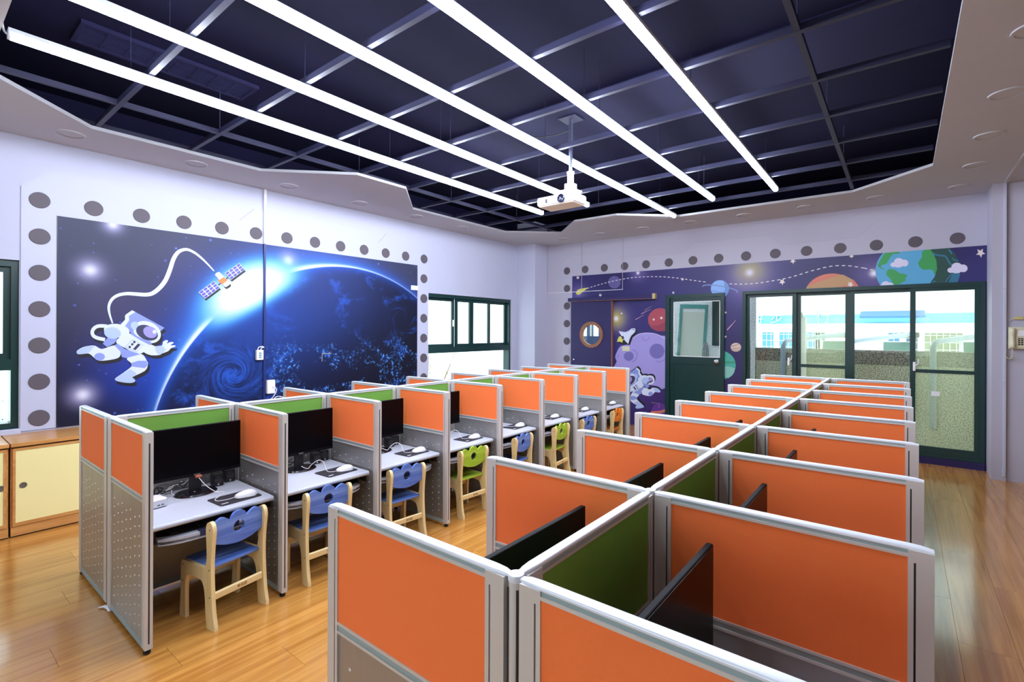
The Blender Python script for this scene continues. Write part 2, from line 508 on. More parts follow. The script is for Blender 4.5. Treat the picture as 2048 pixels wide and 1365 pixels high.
# air grilles on the slab
g = empty('air_grille', (-4.77, 1.47, SLAB)); tag(g, 'long dark slotted air grille on the navy ceiling above the first two lights', 'air grille')
MB().box(-0.16, 0.16, -0.60, 0.60, -0.012, 0).obj('backing', M_SLOT, g)
fr = MB()
for a, b, c, d in ((-0.18, -0.15, -0.62, 0.62), (0.15, 0.18, -0.62, 0.62), (-0.15, 0.15, -0.62, -0.59), (-0.15, 0.15, 0.59, 0.62)): fr.box(a, b, c, d, -0.03, 0)
fr.obj('frame', M_BEAMLOW, g)
sl = MB().box(-0.006, 0.006, -0.59, 0.59, -0.024, -0.01).mesh('slat', M_BEAMLOW)
for k in range(10): link('slat', sl, g, (-0.135 + 0.03 * k, 0, 0))
cr = MB().box(-0.15, 0.15, -0.006, 0.006, -0.026, -0.008).mesh('cross_bar', M_BEAMLOW)
for k in range(7): link('cross_bar', cr, g, (0, -0.45 + 0.15 * k, 0))

# grid of dark bars
grid = struct(empty('ceiling_grid', (-2.7, 4.0, 3.53)), 'grid of dark steel bars under the navy slab')
xb = MB().box(-2.88, 2.93, -0.018, 0.018, 0, 0.045).mesh('cross_bar', M_BAR)
for k in range(9):
    link('grid_bar', xb, grid, (0, 1.15 + 0.742 * k - 4.0, 0))
yb = MB().box(-0.018, 0.018, -3.55, 3.5, 0.002, 0.04).mesh('long_bar', M_BAR)
for x in (-5.62, -4.93, -0.50): link('grid_bar', yb, grid, (x + 2.7, 0, 0))
hang = MB().cyl((0, 0, 0.03), (0, 0, SLAB - 3.53), 0.004, n=6).mesh('hanger_rod', M_BAR)
for x in (-4.93, -3.44, -1.96, -0.50):
    for k in (1, 3, 5, 7): link('hanger_rod', hang, grid, (x + 2.7, 1.15 + 0.742 * k - 4.0, 0))

# LED tubes
M_LED = mat('lit_led_diffuser', S(255, 255, 255), 0.5, emit=LED_COLOR, estr=LED_STRENGTH)
M_LEDH = mat('led_housing', S(210, 214, 224), 0.5)
LEDS = [(-4.187, 0.44, -4.224, 6.062, 0.44, 6.06), (-3.430, 0.659, -3.448, 5.123, 0.44, 6.06), (-2.697, 1.23, -2.731, 7.433, 0.44, 7.43), (-1.940, 1.822, -1.980, 6.79, 0.44, 6.79), (-1.207, 2.393, -1.232, 6.789, 0.44, 6.79)]
ORD = ['first', 'second', 'third', 'fourth', 'fifth', 'sixth', 'seventh', 'eighth', 'ninth']
for k, (xa, ya, xb_, yb_, y0, y1) in enumerate(LEDS):
    sl_ = (xb_ - xa) / (yb_ - ya)
    x0 = xa + sl_ * (y0 - ya)
    t = empty('led_tube_light', (x0, y0, 3.475), -math.atan(sl_))
    tag(t, f'long glowing white LED tube light, {ORD[k]} from the mural wall side', 'ceiling light', 'parallel LED tube lights')
    L = y1 - y0
    prof = [(-0.027, 0.03), (-0.027, 0.012)] + [(0.027 * math.cos(a), 0.012 + 0.022 * math.sin(a)) for a in (math.pi + math.pi * j / 8 for j in range(1, 8))] + [(0.027, 0.012), (0.027, 0.03)]
    MB().prism(prof, 'y', 0.01, L - 0.01).obj('diffuser', M_LED, t, 50)
    MB().box(-0.029, 0.029, 0, L, 0.03, 0.052).obj('housing', M_LEDH, t)
    ec = MB().prism([(p[0] * 1.06, p[1]) for p in prof], 'y', 0, 0.01).mesh('end_cap', M_LEDH)
    link('end_cap', ec, t); link('end_cap', ec, t, (0, L - 0.01, 0))
    wr = MB().cyl((0, 0, 0.05), (0, 0, SLAB - 3.475), 0.0025, n=5).mesh('suspension_wire', M_BAR)
    for q in (0.6, L * 0.5, L - 0.6): link('suspension_wire', wr, t, (0, q, 0))
tag(MB().tube(smoothline([(-4.19, 0.445, 3.49), (-4.2, 0.425, 3.52), (-4.185, 0.42, 3.60), (-4.12, 0.46, 3.75), (-4.1, 0.5, SLAB)]), 0.006, 6).obj('power_cord', M_WHITE, smooth=60), 'short white power cord feeding the first LED tube at the soffit edge', 'cord')

# downlights (switched off)
rim = MB().ring_plate(circle(0, 0, 0.108, n=36), circle(0, 0, 0.092, n=36), 'z', -0.010, 0.0).mesh('rim', M_SOFFIT, 40)
lens = MB().lathe([(0.09, -0.003), (0.09, 0.0)], n=36).mesh('lens', M_SOFFIT)
DL = [(-5.895, 1.02 + 1.01 * k, f'round white downlight above the planet mural wall, {ORD[k]} from the camera') for k in range(6)]
DL += [(-5.10 + 0.805 * k, 8.01, f'round white downlight along the door wall, {ORD[k]} from the corner column') for k in range(8)]
DL += [(0.60, 7.08 - 0.99 * k, f'round white downlight in the right soffit strip, {ORD[k]} from the door wall') for k in range(5)]
for x, y, lb in DL:
    t = empty('downlight', (x, y, ZC)); tag(t, lb, 'downlight', 'recessed downlights in the soffit')
    link('rim', rim, t); link('lens', lens, t)

# ================================================================== LEFT WALL: hull panel, planet mural, windows
hull = MB().prism([(0.753, 0.80), (0.753, 3.04), (0.927, 3.231), (5.50, 3.231), (5.685, 3.04), (5.685, 0.80)], 'x', XL, XL + 0.010).obj('hull_panel', M_HULL)
tag(hull, 'white spacecraft-style surround panel with dark discs around the planet mural', 'wall panel')
M_LINE = mat('engraved_line', S(150, 146, 160), 0.7)
for a, b in (((478.6, 440.7), (508, 418)), ((755, 487), (772, 467))):
    MB().prism(stroke([on_left(*a), on_left(*b)], 0.006), 'x', XL + 0.010, XL + 0.0108).obj('groove', M_LINE, hull)
dm = MB().lathe([(0.074, 0), (0.074, 0.006), (0.071, 0.008)], n=32).mesh('disc', M_DOT)
def wall_disc(parent, loc, facing):
    o = link('disc', dm, parent, loc)
    o.rotation_euler = (0, math.pi / 2, 0) if facing == 'x' else (math.pi / 2, 0, 0)
for k in range(13): wall_disc(hull, (XL + 0.010, 0.877 + 0.392 * k, 2.933), 'x')
for k in range(1, 7): wall_disc(hull, (XL + 0.010, 0.879, 2.933 - 0.3375 * k), 'x')
for k in range(1, 7): wall_disc(hull, (XL + 0.010, 5.579, 2.933 - 0.332 * k), 'x')

def mural_earth():
    m = bpy.data.materials.new('planet_mural_print'); m.use_nodes = True
    t = NT(m); b = bsdf(m); b.inputs['Roughness'].default_value = 0.45; b.inputs['Specular IOR Level'].default_value = 0.25
    co = t.coord(); x, y, z = t.xyz(co)
    CY, CZ, R = 4.125, 0.232, 2.416
    d = t.sub(t.dist2(y, z, CY, CZ), R)
    ds = t.dist2(y, z, 2.78, 2.22, 0.9, 1.1)
    # sky side
    sky = t.mix(t.sstep(z, 0.9, 2.7), S(16, 16, 34), S(62, 68, 92))  # paler toward the top: lighting haze painted into the print colour
    sky = t.mix(t.mul(t.noise(co, 1.6, 3), 0.35), sky, S(60, 58, 92))
    sky = t.mix(t.mul(t.gauss(t.dist2(y, z, 1.62, 1.32), 0.36), 0.75), sky, S(30, 72, 190))
    for gy, gz, gs, k in ((1.55, 1.75, 0.45, 0.35), (1.35, 2.15, 0.3, 0.25), (2.05, 2.45, 0.35, 0.25)):
        sky = t.mix(t.mul(t.gauss(t.dist2(y, z, gy, gz), gs), k), sky, S(96, 86, 130))
    dp = t.m('MAXIMUM', d, 0.0)
    wid = t.add(0.06, t.mul(t.gauss(ds, 1.3), 0.22))
    halo = t.m('EXPONENT', t.mul(t.m('DIVIDE', dp, wid), -1.0))
    side = t.add(0.30, t.mul(t.gauss(ds, 1.6), 0.80))
    sky = t.mix(t.m('MINIMUM', t.mul(t.mul(halo, side), 1.1), 1.0), sky, S(24, 104, 250))
    h2 = t.m('EXPONENT', t.mul(t.m('DIVIDE', dp, t.mul(wid, 0.36)), -1.0))
    sky = t.mix(t.m('MINIMUM', t.mul(h2, t.add(0.12, t.mul(t.gauss(ds, 1.35), 1.0))), 1.0), sky, S(120, 205, 255))
    for sc, lo, rad in ((6.0, 0.30, 0.13), (12.0, 0.40, 0.15)):
        vd, vc = t.voro(t.vec(0.0, y, z), sc)
        r, g_, b_ = t.xyz(vc)
        star = t.mul(t.sstep(vd, rad, 0.02), t.m('GREATER_THAN', r, lo))
        sky = t.mix(t.mul(star, t.add(0.25, t.mul(g_, 0.55))), sky, S(110, 150, 250))
    for gy, gz, gs in ((1.243, 2.318, 0.10), (1.19, 1.091, 0.10), (3.243, 2.632, 0.11), (1.419, 2.80, 0.08)):
        gd = t.dist2(y, z, gy, gz)
        sky = t.mix(t.mul(t.gauss(gd, gs), 0.75), sky, S(200, 196, 235))
        sky = t.mix(t.gauss(gd, gs * 0.45), sky, S(250, 248, 255))
    # planet side: swirled cloud noise
    q = co
    for cy, cz, rad, amt in ((2.573, 1.20, 0.20, 5.0), (5.10, 1.92, 0.16, 4.5), (3.62, 1.98, 0.16, 3.0)):
        vr = t.n('ShaderNodeVectorRotate', rotation_type='X_AXIS')
        t.put(vr.inputs['Vector'], q); vr.inputs['Center'].default_value = (0, cy, cz)
        t.put(vr.inputs['Angle'], t.mul(t.gauss(t.dist2(y, z, cy, cz), rad), amt))
        q = vr.outputs[0]
    n1 = t.noise(t.scale(q, 0, 1, 1.5), 2.1, 7, 0.62, 0.5)
    n2 = t.noise(t.scale(q, 0, 1, 1.2), 7.5, 6, 0.7, 0.4)
    n3 = t.noise(t.scale(q, 0, 1, 1.0), 22, 4, 0.7)
    ear = t.mix(t.mul(t.gauss(ds, 0.95), 0.75), S(14, 15, 38), S(46, 96, 204))
    ear = t.mix(t.mul(t.gauss(t.dist2(y, z, 3.6, 2.3, 0.7, 1.2), 0.75), 0.6), ear, S(44, 66, 136))
    cl = t.mul(t.sstep(n1, 0.51, 0.66), t.sstep(n2, 0.40, 0.62))
    ear = t.mix(t.mul(cl, 0.6), ear, S(48, 106, 222))
    hur = t.mul(t.gauss(t.dist2(y, z, 2.573, 1.20), 0.27), t.sstep(n2, 0.40, 0.58))
    ear = t.mix(t.mul(hur, 0.8), ear, S(48, 108, 226))
    spk = t.mul(t.mul(t.sstep(n3, 0.535, 0.60), t.sstep(n1, 0.46, 0.56)), t.mul(t.sstep(z, 1.75, 1.3), t.sstep(y, 2.8, 3.3)))
    ear = t.mix(t.mul(spk, 0.95), ear, S(100, 172, 255))
    edge = t.m('EXPONENT', t.mul(t.m('DIVIDE', d, 0.05), 1.0))
    ear = t.mix(t.m('MINIMUM', t.mul(edge, t.gauss(ds, 1.9)), 0.8), ear, S(40, 110, 240))
    col = t.mix(t.sstep(d, -0.006, 0.006), ear, sky)
    col = t.mix(1.0, col, (0.66, 0.66, 0.72, 1), 'MULTIPLY')
    rimw = t.add(0.010, t.mul(t.gauss(ds, 1.2), 0.035))
    rimf = t.mul(t.gauss(t.m('MAXIMUM', t.sub(d, 0.0), t.mul(d, -3.0)), rimw), t.m('MINIMUM', t.add(0.1, t.mul(t.gauss(ds, 1.5), 1.2)), 1.0))
    col = t.mix(rimf, col, S(225, 244, 255))
    dout = t.m('MAXIMUM', t.m('DIVIDE', d, 0.30), t.m('DIVIDE', d, -0.20))
    flare = t.mul(t.gauss(ds, 0.46), t.gauss(dout, 1.0))
    col = t.mix(t.mul(t.sstep(flare, 0.005, 0.30), 0.95), col, S(80, 172, 255))
    flare = t.sstep(flare, 0.10, 0.85)
    col = t.mix(flare, col, S(252, 254, 255))
    t.put(b.inputs['Base Color'], col)
    return m
MUR_Y0, MUR_Y1, MUR_Z0, MUR_Z1 = 1.003, 5.438, 0.80, 2.811
mural = empty('planet_mural', (XL, 3.2, 0.80))
tag(mural, 'large dark blue mural of a planet with rising sun and floating astronaut', 'mural')
def lmb(polys, name, m, parent, off, th=0.001):
    first = None
    for i, p in enumerate(polys):
        if len(p) < 3: continue
        o = MB().prism([(q[0] - 3.2, q[1] - 0.80) for q in p], 'x', 0.010 + off - 0.002, 0.010 + off + th + 0.00007 * i).obj(name, m, parent)
        first = first or o
    return first
mp = MB().box(XL + 0.010, XL + 0.014, MUR_Y0, MUR_Y1, MUR_Z0, MUR_Z1).mesh('print_sheet', mural_earth())
po = link('print_sheet', mp, mural, (-XL, -3.2, -0.80))
MB().box(0.0102, 0.0158, MUR_Y0 - 0.006 - 3.2, MUR_Y0 - 3.2, 0, MUR_Z1 - 0.8).obj('edge_strip', M_BLACK, mural)

P_WHITE = mat('print_white', S(208, 216, 236), 0.5, spec=0.25)
P_SHADE = mat('print_periwinkle', S(134, 148, 210), 0.5, spec=0.25)
P_PALE = mat('print_pale_blue', S(170, 188, 230), 0.5, spec=0.25)
P_DARK = mat('print_navy', S(48, 50, 84), 0.45)
P_VIOLET = mat('print_violet', S(150, 142, 214), 0.45)
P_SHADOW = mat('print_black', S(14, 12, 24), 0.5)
P_PANEL = mat('print_solar_violet', S(92, 82, 190), 0.45)
P_ORANGE = mat('print_orange', S(255, 124, 52), 0.45)
P_YELLOW = mat('print_yellow', S(214, 210, 104), 0.45)

ASTRO = dict(
    handle=[stroke(smoothline([(500, 430), (430, 425), (370, 430), (320, 460), (297, 510), (315, 560), (370, 590), (470, 612)]), 48)],
    tail=[[(840, 212), (885, 235), (1280, 450), (1225, 500), (1100, 640), (1090, 690), (900, 580), (730, 440), (680, 410), (745, 340), (742, 290), (755, 270)]],
    tailw=[[(840, 212), (885, 235), (795, 290), (800, 350), (730, 445), (678, 412), (745, 340), (742, 290), (755, 270)]],
    ringw=[circle(1045, 510, 195, 142, 40, 0.42)],
    ear=[circle(873, 423, 56)],
    visor=[circle(1042, 517, 155, 96, 40, 0.40)],
    visor2=[circle(1085, 510, 98, 76, 32, 0.45)],
    glint=[circle(1143, 505, 26)],
    torso=[closedsmooth([(700, 470), (820, 535), (960, 610), (1095, 650), (1070, 735), (1010, 775), (945, 805), (880, 800), (760, 735), (640, 670), (630, 620), (690, 560)], 3)],
    collar=[[(800, 470), (830, 545), (960, 625), (1090, 690), (1100, 640), (960, 590), (900, 560), (830, 490)]],
    pack=[circle(630, 490, 175, 92, 36, 0.12)],
    packs=[circle(572, 522, 115, 78, 32, 0.15)],
    flap=[[(510, 582), (640, 600), (600, 660), (500, 715), (440, 665)]],
    legl=[closedsmooth([(600, 690), (680, 770), (665, 850), (560, 885), (400, 900), (330, 865), (250, 802), (130, 812), (88, 800), (90, 765), (160, 720), (250, 697), (335, 695), (430, 740)], 3)],
    leglk=[circle(396, 845, 72, 52, 28)],
    legls=[[(150, 730), (250, 697), (335, 695), (300, 730), (240, 800), (130, 812), (85, 795), (90, 768)]],
    legr=[closedsmooth([(770, 865), (960, 805), (1040, 900), (1055, 960), (1010, 1040), (840, 1125), (880, 1160), (865, 1192), (790, 1203), (660, 1185), (607, 1160), (625, 1128), (690, 1085), (830, 980), (825, 930)], 3)],
    legrk=[[(830, 930), (920, 900), (1035, 900), (1055, 960), (1010, 1000), (900, 985), (830, 975)]],
    legrs=[[(700, 1085), (815, 1015), (905, 1075), (840, 1125), (880, 1160), (865, 1192), (790, 1203), (660, 1185), (607, 1160), (625, 1128)]],
    arm=[closedsmooth([(1095, 680), (1150, 702), (1250, 690), (1258, 645), (1300, 618), (1332, 628), (1310, 668), (1350, 648), (1398, 645), (1400, 662), (1360, 690), (1432, 690), (1418, 712), (1370, 730), (1330, 770), (1250, 800), (1210, 822), (1100, 825), (1010, 790), (1000, 745)], 2)],
    cuff=[[(1155, 703), (1250, 692), (1300, 750), (1250, 800), (1205, 815), (1165, 770)]],
    hip=[[(640, 665), (740, 740), (950, 810), (880, 830), (760, 862), (700, 850), (680, 770), (600, 690)]],
    chest=[[(845, 605), (998, 680), (900, 785), (740, 715)]],
    chestin=[[(846, 617), (986, 682), (899, 774), (752, 713)]],
    knobs=[circle(868, 645, 17), circle(840, 676, 17), circle(806, 712, 17), [(918, 665), (955, 680), (885, 755), (848, 742)]],
)
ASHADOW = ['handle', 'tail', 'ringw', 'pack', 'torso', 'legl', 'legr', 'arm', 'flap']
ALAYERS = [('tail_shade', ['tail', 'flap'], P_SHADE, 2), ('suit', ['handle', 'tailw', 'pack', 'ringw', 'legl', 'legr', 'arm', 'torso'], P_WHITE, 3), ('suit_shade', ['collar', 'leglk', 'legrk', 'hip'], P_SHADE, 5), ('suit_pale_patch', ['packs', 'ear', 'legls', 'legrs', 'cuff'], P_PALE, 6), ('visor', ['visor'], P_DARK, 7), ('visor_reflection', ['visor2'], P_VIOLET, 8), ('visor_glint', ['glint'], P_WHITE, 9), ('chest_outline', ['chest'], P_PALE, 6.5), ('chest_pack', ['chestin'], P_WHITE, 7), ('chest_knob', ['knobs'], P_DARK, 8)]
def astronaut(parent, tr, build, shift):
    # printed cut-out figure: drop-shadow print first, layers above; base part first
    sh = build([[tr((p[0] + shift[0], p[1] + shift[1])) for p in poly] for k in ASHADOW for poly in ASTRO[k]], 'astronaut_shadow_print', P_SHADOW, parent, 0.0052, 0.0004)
    base = None
    for nm, keys, m, lv in ALAYERS:
        o = build([[tr(p) for p in poly] for k in keys for poly in ASTRO[k]], nm if base else 'astronaut_figure', m, base or parent, 0.006 + 0.0009 * lv, 0.0006)
        if base is None:
            base = o; o['label'] = 'white-suited floating astronaut figure'
    return base
zA = zoomed(140, 590, 250 / 1706)
trL = lambda p: on_left(*zA(p))
def lbuild(polys, name, m, parent, off, th):
    return lmb(polys, name, m, parent, off, th)
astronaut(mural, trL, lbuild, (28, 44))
zT = zoomed(200, 480, 320 / 1820)
tl = lambda p: on_left(*zT(p))
tp = smoothline([(138, 950), (105, 850), (95, 760), (130, 680), (200, 632), (300, 613), (400, 618), (510, 625), (590, 610), (670, 550), (740, 460), (790, 340), (830, 220), (880, 145), (940, 115), (1000, 115), (1080, 155), (1160, 220), (1230, 290), (1292, 357)], 4)
wd = [0.012 + 0.03 * math.sin(math.pi * min(1, max(0, i / (len(tp) - 1))) ) for i in range(len(tp))]
lmb([stroke([tl(p) for p in tp], wd)], 'tether', P_WHITE, mural, 0.006)
def quadgrid(q, nu, nv, gap):
    A, B, Cc, D = q; out = []
    def at(u, v):
        return tuple((A[i] * (1 - u) + B[i] * u) * (1 - v) + (D[i] * (1 - u) + Cc[i] * u) * v for i in range(2))
    for i in range(nu):
        for j in range(nv):
            u0, u1, v0, v1 = (i + gap) / nu, (i + 1 - gap) / nu, (j + gap) / nv, (j + 1 - gap) / nv
            out.append([at(u0, v0), at(u1, v0), at(u1, v1), at(u0, v1)])
    return out
SP1 = [(1115, 597), (1290, 470), (1358, 545), (1188, 672)]; SP2 = [(1412, 380), (1578, 265), (1640, 340), (1482, 457)]
SB = [(1300, 398), (1320, 375), (1350, 366), (1475, 495), (1465, 515), (1425, 540), (1405, 530)]
sat = lmb([[tl(p) for p in SB]], 'satellite', P_WHITE, mural, 0.0068)
sat['label'] = 'white and orange satellite with two violet solar panels'
lmb([[tl((p[0] + 12, p[1] + 22)) for p in q] for q in (SP1, SP2, SB)], 'satellite_shadow_print', P_SHADOW, mural, 0.0052, 0.0004)
lmb([[tl(p) for p in stroke([(1340, 515), (1450, 430)], 16)]], 'boom', P_DARK, sat, 0.0062)
lmb([[tl(p) for p in q] for q in (SP1, SP2)], 'solar_panel', P_WHITE, sat, 0.0068)
lmb([[tl(p) for p in c] for q in (SP1, SP2) for c in quadgrid(q, 4, 3, 0.11)], 'solar_cell', P_PANEL, sat, 0.0080)
lmb([[tl(p) for p in [(1335, 465), (1400, 425), (1445, 462), (1380, 510)]]], 'orange_band', P_ORANGE, sat, 0.0080)
# fittings on this wall
cond = empty('cable_conduit', (XL + 0.010, 2.94, 0.86))
tag(cond, 'thin vertical cable conduit, white above and navy across the planet mural', 'conduit')
MB().bbox(0, 0.026, -0.016, 0.016, 1.955, 2.64, 0.003, 1).obj('upper_run', M_WHITE, cond)
MB().bbox(0.004, 0.024, -0.016, 0.010, 0, 1.953, 0.003, 1).obj('lower_run', mat('navy_painted_conduit', S(24, 40, 104), 0.4), cond)
o1 = empty('outlet_box', (XL + 0.014, 2.872, 1.36)); tag(o1, 'white triple outlet box with looped white leads beside the conduit', 'outlet')
MB().bbox(0, 0.045, -0.042, 0.042, 0, 0.125, 0.006).obj('body', M_WHITE, o1)
for k in range(3):
    MB().box(0.0452, 0.0462, -0.016, 0.016, 0.022 + 0.026 * k, 0.042 + 0.026 * k).obj('socket', mat('socket_grey', S(120, 150, 170), 0.4), o1)
MB().tube(smoothline([(0.02, -0.02, 0.12), (0.022, -0.01, 0.155), (0.02, 0.03, 0.165), (0.015, 0.055, 0.16)]), 0.006, 6).obj('lead', M_WHITE, o1, 60)
MB().tube(smoothline([(0.03, 0.012, 0.12), (0.03, 0.022, 0.148), (0.024, 0.055, 0.155)]), 0.006, 6).obj('lead', M_WHITE, o1, 60)
o2 = empty('outlet_box', (XL + 0.014, 3.01, 0.93)); tag(o2, 'white blank outlet box with a curling lead just above the green divider', 'outlet')
MB().bbox(0, 0.05, -0.05, 0.05, 0, 0.17, 0.006).obj('body', M_WHITE, o2)
MB().tube(smoothline([(0.05, 0.01, 0.085), (0.075, 0.03, 0.08), (0.08, 0.05, 0.04), (0.07, 0.02, -0.03), (0.06, -0.02, -0.08), (0.06, -0.06, -0.13)]), 0.005, 6).obj('lead', M_WHITE, o2, 60)
MB().tube(smoothline([(0.06, 0.01, -0.09), (0.07, 0.05, -0.045), (0.07, 0.12, -0.05), (0.06, 0.2, -0.1)]), 0.005, 6).obj('lead', M_WHITE, o2, 60)
tag(MB().box(XL + 0.0142, XL + 0.02, 5.30, 5.445, 2.398, 2.47).obj('label_plate', M_WHITE), 'small blank white plate on the right edge of the planet mural', 'label')
br = MB(); br.box(XL + 0.0142, XL + 0.018, 3.725, 3.735, 1.30, 1.41); br.box(XL + 0.0142, XL + 0.018, 3.725, 3.87, 1.402, 1.412)
tag(br.obj('corner_bracket', mat('grey_tape', S(150, 140, 130), 0.5)), 'thin grey corner mark on the dark lower part of the planet mural', 'bracket')

# windows in the left wall
def sash(parent, name, y0, y1, z0, z1, x, w=0.05, handle=None, pane_mat=M_GLASS):
    s = empty(name, (x, y0, z0), parent=parent)
    mb = MB(); L, Hh = y1 - y0, z1 - z0
    mb.box(-0.018, 0.018, 0, w, 0, Hh); mb.box(-0.018, 0.018, L - w, L, 0, Hh); mb.box(-0.018, 0.018, w, L - w, 0, w); mb.box(-0.018, 0.018, w, L - w, Hh - w, Hh)
    mb.obj('sash_frame', M_GREEN, s)
    MB().box(-0.003, 0.003, w - 0.005, L - w + 0.005, w - 0.005, Hh - w + 0.005).obj('pane', pane_mat, s)
    if handle is not None:
        MB().bbox(0.018, 0.034, handle - 0.016, handle + 0.016, Hh * 0.42, Hh * 0.56, 0.005).obj('latch', M_WHITE, s)
    return s
def left_window(nm, y0, y1, z0, z1, zt, cols, label, handles):
    w = struct(empty(nm, (XL - 0.10, 0, 0)), label)
    mb = MB(); X0, X1 = -0.08, 0.07
    mb.box(X0, X1, y0, y0 + 0.05, z0, z1); mb.box(X0, X1, y1 - 0.05, y1, z0, z1); mb.box(X0, X1, y0 + 0.05, y1 - 0.05, z1 - 0.06, z1); mb.box(X0, X1, y0 + 0.05, y1 - 0.05, z0, z0 + 0.05)
    mb.box(X0, X1 + 0.01, y0 + 0.05, y1 - 0.05, zt - 0.06, zt + 0.04)
    mb.obj('window_frame', M_GREEN, w)
    n = len(cols) - 1
    for i in range(n):
        sash(w, 'sash', cols[i], cols[i + 1], zt + 0.04, z1 - 0.06, 0.02 if i % 3 else -0.02, 0.052, handles.get(i))
    MB().box(-0.004, 0.004, y0 + 0.05, y1 - 0.05, z0 + 0.05, zt - 0.06).obj('pane', M_GLASS, w)
    return w
left_window('window_1', W1[0], W1[1], W1[2], W1[3], 1.42, [-1.15, -0.52, 0.11, 0.70], 'green framed window left of the planet mural', {})
c2 = [5.67, 6.41, 6.83, 7.36, 7.915]
left_window('window_2', W2[0], W2[1], W2[2], W2[3], 1.40, c2, 'green framed sliding window near the corner column', {0: 0.71, 3: 0.03})
w3 = struct(empty('added_window_3', (0, YF - 0.1, 0)), 'unseen green framed window added behind the camera to light the near dividers')
fm3 = MB()
for a, b in ((W3[0], W3[0] + 0.05), (W3[1] - 0.05, W3[1]), (-1.33, -1.27)): fm3.box(a, b, -0.05, 0.05, W3[2], W3[3])
fm3.box(W3[0], W3[1], -0.05, 0.05, W3[2], W3[2] + 0.05); fm3.box(W3[0], W3[1], -0.05, 0.05, W3[3] - 0.05, W3[3])
fm3.obj('window_frame', M_GREEN, w3)
for a, b in ((W3[0] + 0.05, -1.33), (-1.27, W3[1] - 0.05)): MB().box(a, b, -0.003, 0.003, W3[2] + 0.05, W3[3] - 0.05).obj('pane', M_GLASS, w3)
struct(MB().bbox(XL - 0.05, XL + 0.03, W1[0], W1[1] + 0.01, W1[2] - 0.05, W1[2], 0.004, 1).obj('trim_4', M_WALL), 'white window sill above the cabinets')

# cabinets under the left wall
def cabinet(y0, y1, doors, label):
    t = empty('storage_cabinet', (-6.30, y0, 0)); tag(t, label, 'cabinet', 'low cabinets under the left wall')
    W = y1 - y0; D = 0.52
    MB().box(0.0, D - 0.022, 0.003, W - 0.003, 0.085, 0.745).obj('carcass', M_CABW, t)
    MB().bbox(0.0, D + 0.012, 0.001, W - 0.001, 0.752, 0.785, 0.004, 1).obj('top', M_CABW, t)
    MB().box(0.0, D - 0.015, 0.004, W - 0.004, 0.742, 0.752).obj('shadow_gap', M_BLACK, t)
    MB().box(0.02, D - 0.004, 0.004, W - 0.004, 0.012, 0.085).obj('plinth', M_CABW, t)
    MB().box(0.02, D - 0.02, 0.004, W - 0.004, 0.0, 0.012).obj('base_strip', M_BLACK, t)
    n = len(doors)
    for a, b, kn in doors:
        d = empty('door', (D - 0.022, a, 0.09), parent=t)
        w, h = b - a, 0.65
        fr = MB(); fr.box(0, 0.022, 0.002, 0.02, 0, h); fr.box(0, 0.022, w - 0.02, w - 0.002, 0, h); fr.box(0, 0.022, 0.02, w - 0.02, 0, 0.03); fr.box(0, 0.022, 0.02, w - 0.02, h - 0.02, h)
        fr.obj('door_frame', M_CABW, d)
        MB().box(0, 0.017, 0.02, w - 0.02, 0.03, h - 0.02).obj('door_panel', M_CREAM, d)
        k = MB().lathe([(0.024, 0), (0.024, 0.004), (0.018, 0.005), (0.016, 0.002), (0.008, 0.001)], n=20, sx=1.0, sy=1.0).obj('finger_pull', mat('grey_cup_pull', S(120, 116, 110), 0.35, metal=0.5), d, 40)
        k.location = (0.017, kn, 0.335); k.rotation_euler = (0, math.pi / 2, 0)
    return t
cabinet(0.634, 2.40, [(0.012, 0.885, 0.066), (0.885, 1.755, 0.80)], 'low wooden cabinet with cream doors below the left part of the mural')
cabinet(-1.15, 0.628, [(0.012, 0.885, 0.066), (0.885, 1.766, 0.845)], 'low wooden cabinet with cream doors below the near window')

# ================================================================== BACK WALL
zb4 = zoomed(1050, 440, 500 / 1625); zb5 = zoomed(1440, 440, 608 / 1596)
B4 = lambda p: on_back(*zb4(p)); B5 = lambda p: on_back(*zb5(p))
hp = [(-5.46, 0.0), B4((243, 275)), B4((290, 237)), B4((565, 207)), B4((625, 247)), B4((1035, 215)), B4((1100, 150)), B4((1590, 98)), B5((325, 132)), B5((720, 92)), B5((815, 15)), (0.70, 3.46), (0.83, 3.46), (0.83, 2.838), (-5.235, 2.838), (-5.235, 0.0)]
hull2 = MB().prism(hp, 'y', YB - 0.004, YB).obj('hull_panel', M_HULLB)
MB().prism(stroke(hp[1:11], 0.006), 'y', YB - 0.0046, YB - 0.0038).obj('groove', mat('soft_groove', S(168, 165, 182), 0.7), hull2)
tag(hull2, 'thin white surround panel with dark discs framing the purple space mural', 'wall panel')
for k in range(15): wall_disc(hull2, (-5.36 + 0.4222 * k, YB - 0.004, 2.955), 'y')
for k in range(1, 7): wall_disc(hull2, (-5.357, YB - 0.004, 2.955 - 0.357 * k), 'y')

